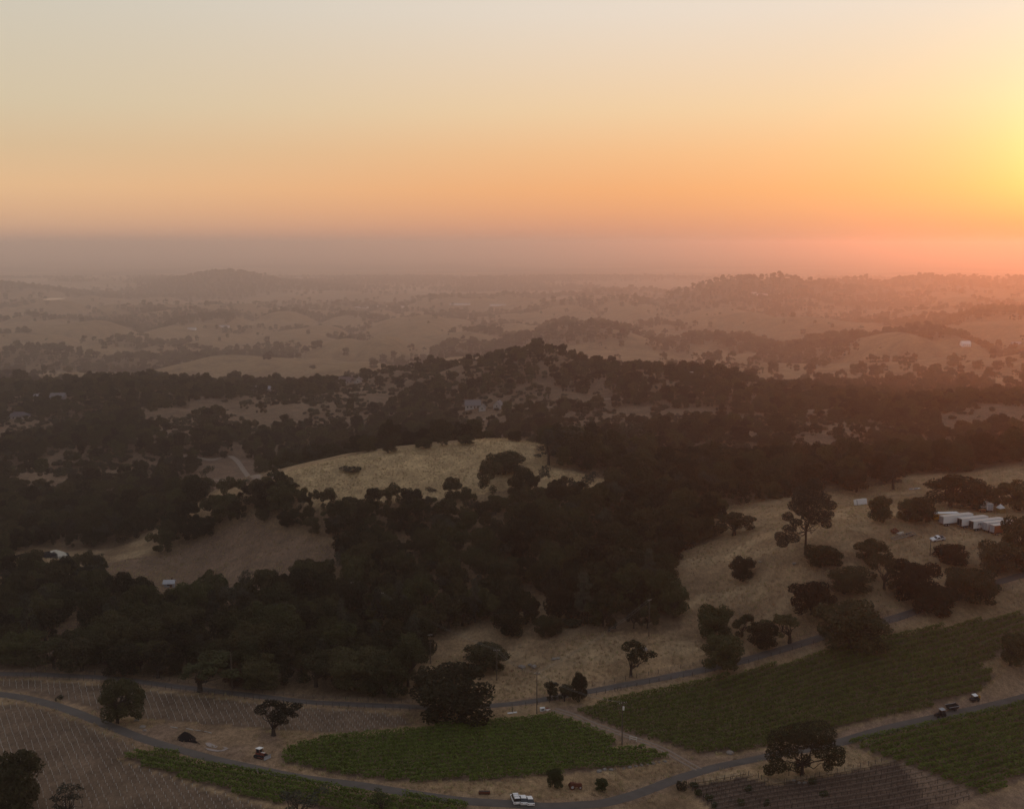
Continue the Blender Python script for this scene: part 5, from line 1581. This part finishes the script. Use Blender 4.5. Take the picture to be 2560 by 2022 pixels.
# dark gravel heap
def heap(u, v, rot, L, W, H, label, m):
    e = thing('gravel_heap', u, v, rot, label, 'gravel heap')
    r = np.random.default_rng(3)
    gx_, gy_ = np.meshgrid(np.linspace(-1, 1, 40), np.linspace(-1, 1, 24))
    xx = gx_
    pk = np.exp(-((xx + .45) / .42) ** 2) + .55 * np.clip(1 - (xx + .2) / 1.1, 0, 1) * (xx > -.45)
    zz = np.clip(np.minimum(pk, 1.0) - np.abs(gy_) * 1.05 - .1 * np.maximum(0, np.abs(xx) - .7), -.05, 1) * H + .12 * (fbm(gx_ * 6, gy_ * 6, 4, 3) - .5)
    zz = np.where((np.abs(gx_) > .98) | (np.abs(gy_) > .95), -.3, zz)
    V = np.column_stack([gx_.ravel() * L / 2, gy_.ravel() * W / 2, zz.ravel()])
    i_ = np.arange(V.shape[0]).reshape(gx_.shape)
    F = np.stack([i_[:-1, :-1], i_[:-1, 1:], i_[1:, 1:], i_[1:, :-1]], -1).reshape(-1, 4)
    link('heap', mesh_np('heap', V, F, m, True), e)
m_coal = mat('dark_crushed_rock', (.012, .011, .012), .95, .3, 6, .05)
heap(476, 1850, R(-38), 10.5, 4.6, 2.0, 'dark heap of crushed rock on the bare ground near the lane', m_coal)
def patch(name, uvs, m, label, lift=.06):
    P = hit(uvs)[:, :2]
    c = P.mean(0)
    me = bpy.data.meshes.new(name); bm = bmesh.new()
    fcs = bm.faces.new([bm.verts.new((p[0], p[1], h1(*p) + lift)) for p in P])
    bmesh.ops.triangulate(bm, faces=[fcs])
    if sum(f.normal.z for f in bm.faces) < 0:
        bmesh.ops.reverse_faces(bm, faces=bm.faces[:])
    bm.to_mesh(me); bm.free(); me.materials.append(m)
    return tag(link(name, me), label, None, None, 'structure')
m_pale = mat('pale_gravel', (.30, .25, .225), .95, .4, 2.5, .1)
for uvs in ([(513, 1857), (524, 1856), (534, 1861), (545, 1866), (540, 1870), (527, 1868), (517, 1864)], [(512, 1869), (522, 1871), (538, 1874), (552, 1876), (560, 1872), (571, 1871), (560, 1877), (540, 1879), (520, 1875)], [(556, 1866), (566, 1868), (572, 1872), (562, 1871)]):
    patch('gravel_patch', uvs, m_pale, 'pale spilt gravel beside the dark rock heap', .12)
pts = hit([(426, 1817), (446, 1820), (465, 1821), (485, 1825), (505, 1827), (520, 1830), (530, 1833)])
for k_ in range(6):
    if k_ == 1:
        continue
    p, q = pts[k_], pts[k_ + 1]
    c = (p + q) / 2
    V, F = tube(np.array([p - c + [0, 0, .12], [0, 0, .14], (q - c) * .8 + [0, 0, .12]]), [.09, .10, .09], 6)
    tag(link('irrigation_pipe', mesh_np('irrigation_pipe', np.array(V), np.array(F), m_tube), None, c), 'length of white pipe lying above the dark rock heap', 'pipe', 'white pipes above the rock heap')
# boulders
def rock(seed):
    r = np.random.default_rng(seed)
    bm = bmesh.new(); bmesh.ops.create_icosphere(bm, subdivisions=2, radius=.5)
    for v_ in bm.verts:
        v_.co *= r.uniform(.75, 1.15)
        v_.co.z *= .75
    me = bpy.data.meshes.new('boulder'); bm.to_mesh(me); bm.free(); me.materials.append(stone)
    return me
me_rocks = [rock(k_) for k_ in range(4)]
def boulder(u, v, s, label, group=None):
    p = at(u, v)
    o = link('boulder', me_rocks[int(rv.integers(4))], None, (p[0], p[1], p[2] + .12 * s), (0, 0, rv.uniform(0, 6)))
    o.scale = (s * rv.uniform(.9, 1.4), s, s * rv.uniform(.7, 1))
    tag(o, label, 'boulder', group)
for u, v in [(1497, 1928), (1512, 1925), (1528, 1924), (1541, 1922), (1560, 1920), (1575, 1918), (1590, 1916), (1604, 1913), (1618, 1911), (1632, 1908), (1648, 1906), (1662, 1903)]:
    boulder(u, v + rv.uniform(-1, 1), rv.uniform(.7, 1.3), 'grey stone in the line along the front of the central vineyard', 'stones along the vineyard front')
boulder(1826, 1883, 1.9, 'big grey boulder at the tip of the large vineyard')
for u, v in [(356, 1818), (362, 1826), (342, 1802), (258, 1790), (278, 1797)]:
    boulder(u, v, rv.uniform(.9, 1.7), 'boulder at the foot of the tall round-headed oak', 'boulders below the round-headed oak')
for u, v in [(1985, 1952), (1998, 1956), (2012, 1957)]:
    boulder(u, v, rv.uniform(.8, 1.5), 'dark rock in front of the old spreading oak', 'rocks in front of the old oak')
for u, v in [(1305, 1668), (1325, 1663), (1335, 1668), (1385, 1648), (1395, 1646), (1612, 1625), (1640, 1500), (1900, 1405), (1985, 1410)]:
    boulder(u, v, rv.uniform(1.0, 2.2), 'rock outcrop lying in the dry hillside grass', 'outcrops on the hillside')
# white rubbish at the fence
for u, v, lab in ((1281, 1782, 'flat pile of white sheeting beside a dark post'), (1358, 1776, 'white crate and rubbish beside the utility pole')):
    e = thing('rubbish_heap', u, v, R(8), lab, 'rubbish')
    if u < 1300:
        part('sheeting', e, white, [boxv(-1.5, .2, -.4, .3, .02, .22), boxv(.3, 1.4, -.2, .4, .02, .28)], .05)
        part('post', e, m_wood, [cyl(.12, .1, -.2, 1.7, 7, .05, .5)])
    else:
        part('crate', e, white, [boxv(-.9, .55, -.4, .5, .05, 1.05)], .05)
        part('crate_opening', e, black, [boxv(-.6, .3, -.42, -.403, .3, .7)])
        part('boards', e, cream, [boxv(.7, 2.2, -.2, .3, .1, .25), boxv(.9, 1.6, -.8, -.35, .05, .3)], .03)
        part('tin', e, redp, [boxv(1.0, 1.8, .4, .8, 0, .5)], .04)
# braces and small frames along the fences
for u, v, rot, lab in ((1545, 1726, .25, 'dark wooden fence brace at the top of the large vineyard'), (1595, 1877, .3, 'low timber frame beside the dirt track'), (230, 1686, -.1, 'wooden gate brace on the upper left road'), (1583, 1851, -.5, 'pale railing beside the utility pole with the transformer')):
    e = thing('timber_frame', u, v, rot, lab, 'timber frame')
    mm = cream if 'pale' in lab else m_wood
    for x_ in (-1.0, 1.0):
        part('post', e, mm, [boxv(x_ - .09, x_ + .09, -.09, .09, -.2, 1.25)])
    part('rail', e, mm, [boxv(-1.0, 1.0, -.06, .06, 1.0, 1.15)])
    if 'pale' in lab:
        part('rail', e, mm, [boxv(-1.0, 1.0, -.06, .06, .5, .62)])

# ------------------------------------------------------------------ houses
wallw = C_('white_render', (.36, .33, .31), rough=.8, vary=.08, scale=.5)
roofd = C_('dark_shingles', (.10, .085, .095), rough=.9, vary=.2, scale=.6)
roofl = C_('pale_metal_roof', (.30, .28, .30), rough=.5, vary=.12, scale=.3)
def house(u, v, L, W, hw, hr, rot, label, wall=wallw, roof=roofd, name='house', nwin=4, hip=False, porch=False, sink=.4, cat='house'):
    p = at(u, v)
    e = tag(link(name, None, None, (p[0], p[1], p[2] - sink), (0, 0, rot)), label, cat)
    hl, hw2 = L / 2, W / 2
    V = [(-hl, -hw2, -2), (hl, -hw2, -2), (hl, hw2, -2), (-hl, hw2, -2), (-hl, -hw2, hw), (hl, -hw2, hw), (hl, hw2, hw), (-hl, hw2, hw), (-hl, 0, hw + hr - .1), (hl, 0, hw + hr - .1)]
    F = [(0, 1, 5, 4), (2, 3, 7, 6), (1, 2, 6, 5), (3, 0, 4, 7)]
    if not hip:
        F += [(5, 6, 9), (7, 4, 8)]
    else:
        V = V[:8]
    part('wall', e, wall, [(V, F)])
    o_ = .5
    k_ = hl * .45 if hip else hl + o_
    a, b_ = hl + o_, hw2 + o_
    zr = hw - o_ * hr / hw2
    RV = [(-a, -b_, zr), (a, -b_, zr), (a, b_, zr), (-a, b_, zr), (-k_, 0, hw + hr), (k_, 0, hw + hr)]
    RV2 = [(x_, y_, z_ + .18) for x_, y_, z_ in RV]
    RF = [(6, 7, 11, 10), (8, 9, 10, 11), (0, 4, 5, 1), (2, 5, 4, 3), (0, 1, 7, 6), (2, 3, 9, 8)]
    RF += [(7, 8, 11), (9, 6, 10), (1, 5, 2), (3, 4, 0)] if hip else [(1, 5, 11, 7), (5, 2, 8, 11), (3, 4, 10, 9), (4, 0, 6, 10)]
    ro = part('roof', e, roof, [(RV + RV2, RF)])
    for q in range(nwin):
        x_ = -hl + L * (q + .7) / (nwin + .4)
        wnd = part('window', e, glassd, [boxv(x_ - .65, x_ + .65, -hw2 - .05, -hw2 - .003, .9, 2.2)])
    part('door', e, brownw, [boxv(hl * .18, hl * .18 + 1.0, -hw2 - .06, -hw2 - .004, 0, 2.1)])
    if not hip:
        part('gable_window', e, glassd, [boxv(-hl - .05, -hl - .003, -.5, .5, hw * .5, hw * .5 + 1.2)])
    part('chimney', ro, brownw, [boxv(hl * .3, hl * .3 + .8, .2, 1.0, hw + hr * .4, hw + hr + .9)])
    if porch:
        part('porch_roof', e, roof, [boxv(-hl, hl, -hw2 - 3.0, -hw2 - .01, hw - .5, hw - .3)])
        for x_ in np.linspace(-hl + .3, hl - .3, 5):
            part('porch_post', e, wall, [boxv(x_ - .1, x_ + .1, -hw2 - 2.8, -hw2 - 2.6, -1, hw - .5)])
    return e
house(48, 1045, 19, 10, 3.0, 3.4, .05, 'white ranch house with a dark hipped roof near the left edge', hip=True, nwin=5)
house(96, 997, 11, 8, 2.8, 2.6, .5, 'small pale roofed house on the left ridge among trees', roof=roofl)
house(146, 1000, 14, 9, 4.5, 3.2, .1, 'grey two-storey house on the left ridge', roof=blueg, wall=C_('grey_siding', (.24, .22, .24)), porch=True)
house(654, 978, 21, 11, 3.6, 2.6, .02, 'long house with a pale metal roof on the ridge crest', roof=roofl, wall=C_('grey_siding', (.24, .22, .24)), nwin=6, porch=True)
house(866, 957, 17, 9, 3.2, 4.2, .05, 'farmhouse with a brown roof on the ridge crest', roof=C_('brown_shingles', (.14, .10, .10)))
house(896, 957, 8, 9, 3.4, 3.6, 1.5, 'white gabled wing beside the ridge farmhouse', roof=C_('brown_shingles', (.14, .10, .10)), nwin=1)
house(1182, 1019, 14, 8, 3.2, 4.2, .05, 'white gabled house in the clearing above the driveway', roof=blueg)
house(1206, 1025, 6, 6, 3.0, 3.0, 1.5, 'small white gabled garage beside the clearing house', roof=blueg, nwin=1, name='garage', cat='garage')
house(1246, 1019, 8, 7, 3.2, 3.6, 1.2, 'second house in the clearing with an open gable', roof=blueg, nwin=2)
house(2413, 864, 20, 11, 5, 5.5, .1, 'white farmhouse on the far orange hillside', wall=C_('bright_white', (.75, .72, .70)), roof=C_('bright_white', (.75, .72, .70)), nwin=4)
house(2540, 864, 22, 12, 5, 4, .1, 'long pale barn at the far right edge', roof=roofl, name='barn', cat='barn')
house(1725, 942, 10, 7, 3, 2.4, .2, 'small white roofed house behind the ridge trees', roof=white, nwin=2)
house(424, 1466, 4.2, 3, 2.0, 1.0, .1, 'tiny white roofed shack in the valley wood', roof=C_('tin_roof', (.40, .39, .40)), wall=greyp, nwin=1, name='shack', cat='shack', sink=0)
# farm sheds and houses of the far town
rb = np.random.default_rng(12)
for k_, (u, v, w, lab) in enumerate([(905, 770, 34, 'long pale shed at the left of the far town'), (960, 766, 46, 'widest pale shed of the far town'), (1010, 768, 30, 'third pale shed of the far town'), (1150, 762, 50, 'pale roofed hall right of the far town'), (1245, 764, 40, 'last pale roofed hall of the far town'),
        (480, 824, 20, 'far white house at the foot of the grass hills'), (560, 818, 26, 'far pale barn among valley trees'), (1905, 738, 26, 'pale house on the far wooded hill'), (1885, 733, 12, 'small pale house left on the far wooded hill'), (1955, 737, 14, 'small pale house right on the far wooded hill'), (1565, 818, 12, 'white house at the left edge of the wooded spur'), (1622, 812, 14, 'white house on the wooded spur')]):
    p = at(u, v)
    mpp = proj(*p)[2] / FPX
    house(u, v, w * mpp, max(9, w * mpp * .4), 5, 3.5, rb.uniform(-.1, .1), lab, roof=roofl, wall=C_('bright_white', (.75, .72, .70)), nwin=3, name='far_building', cat='building')
print('things built')
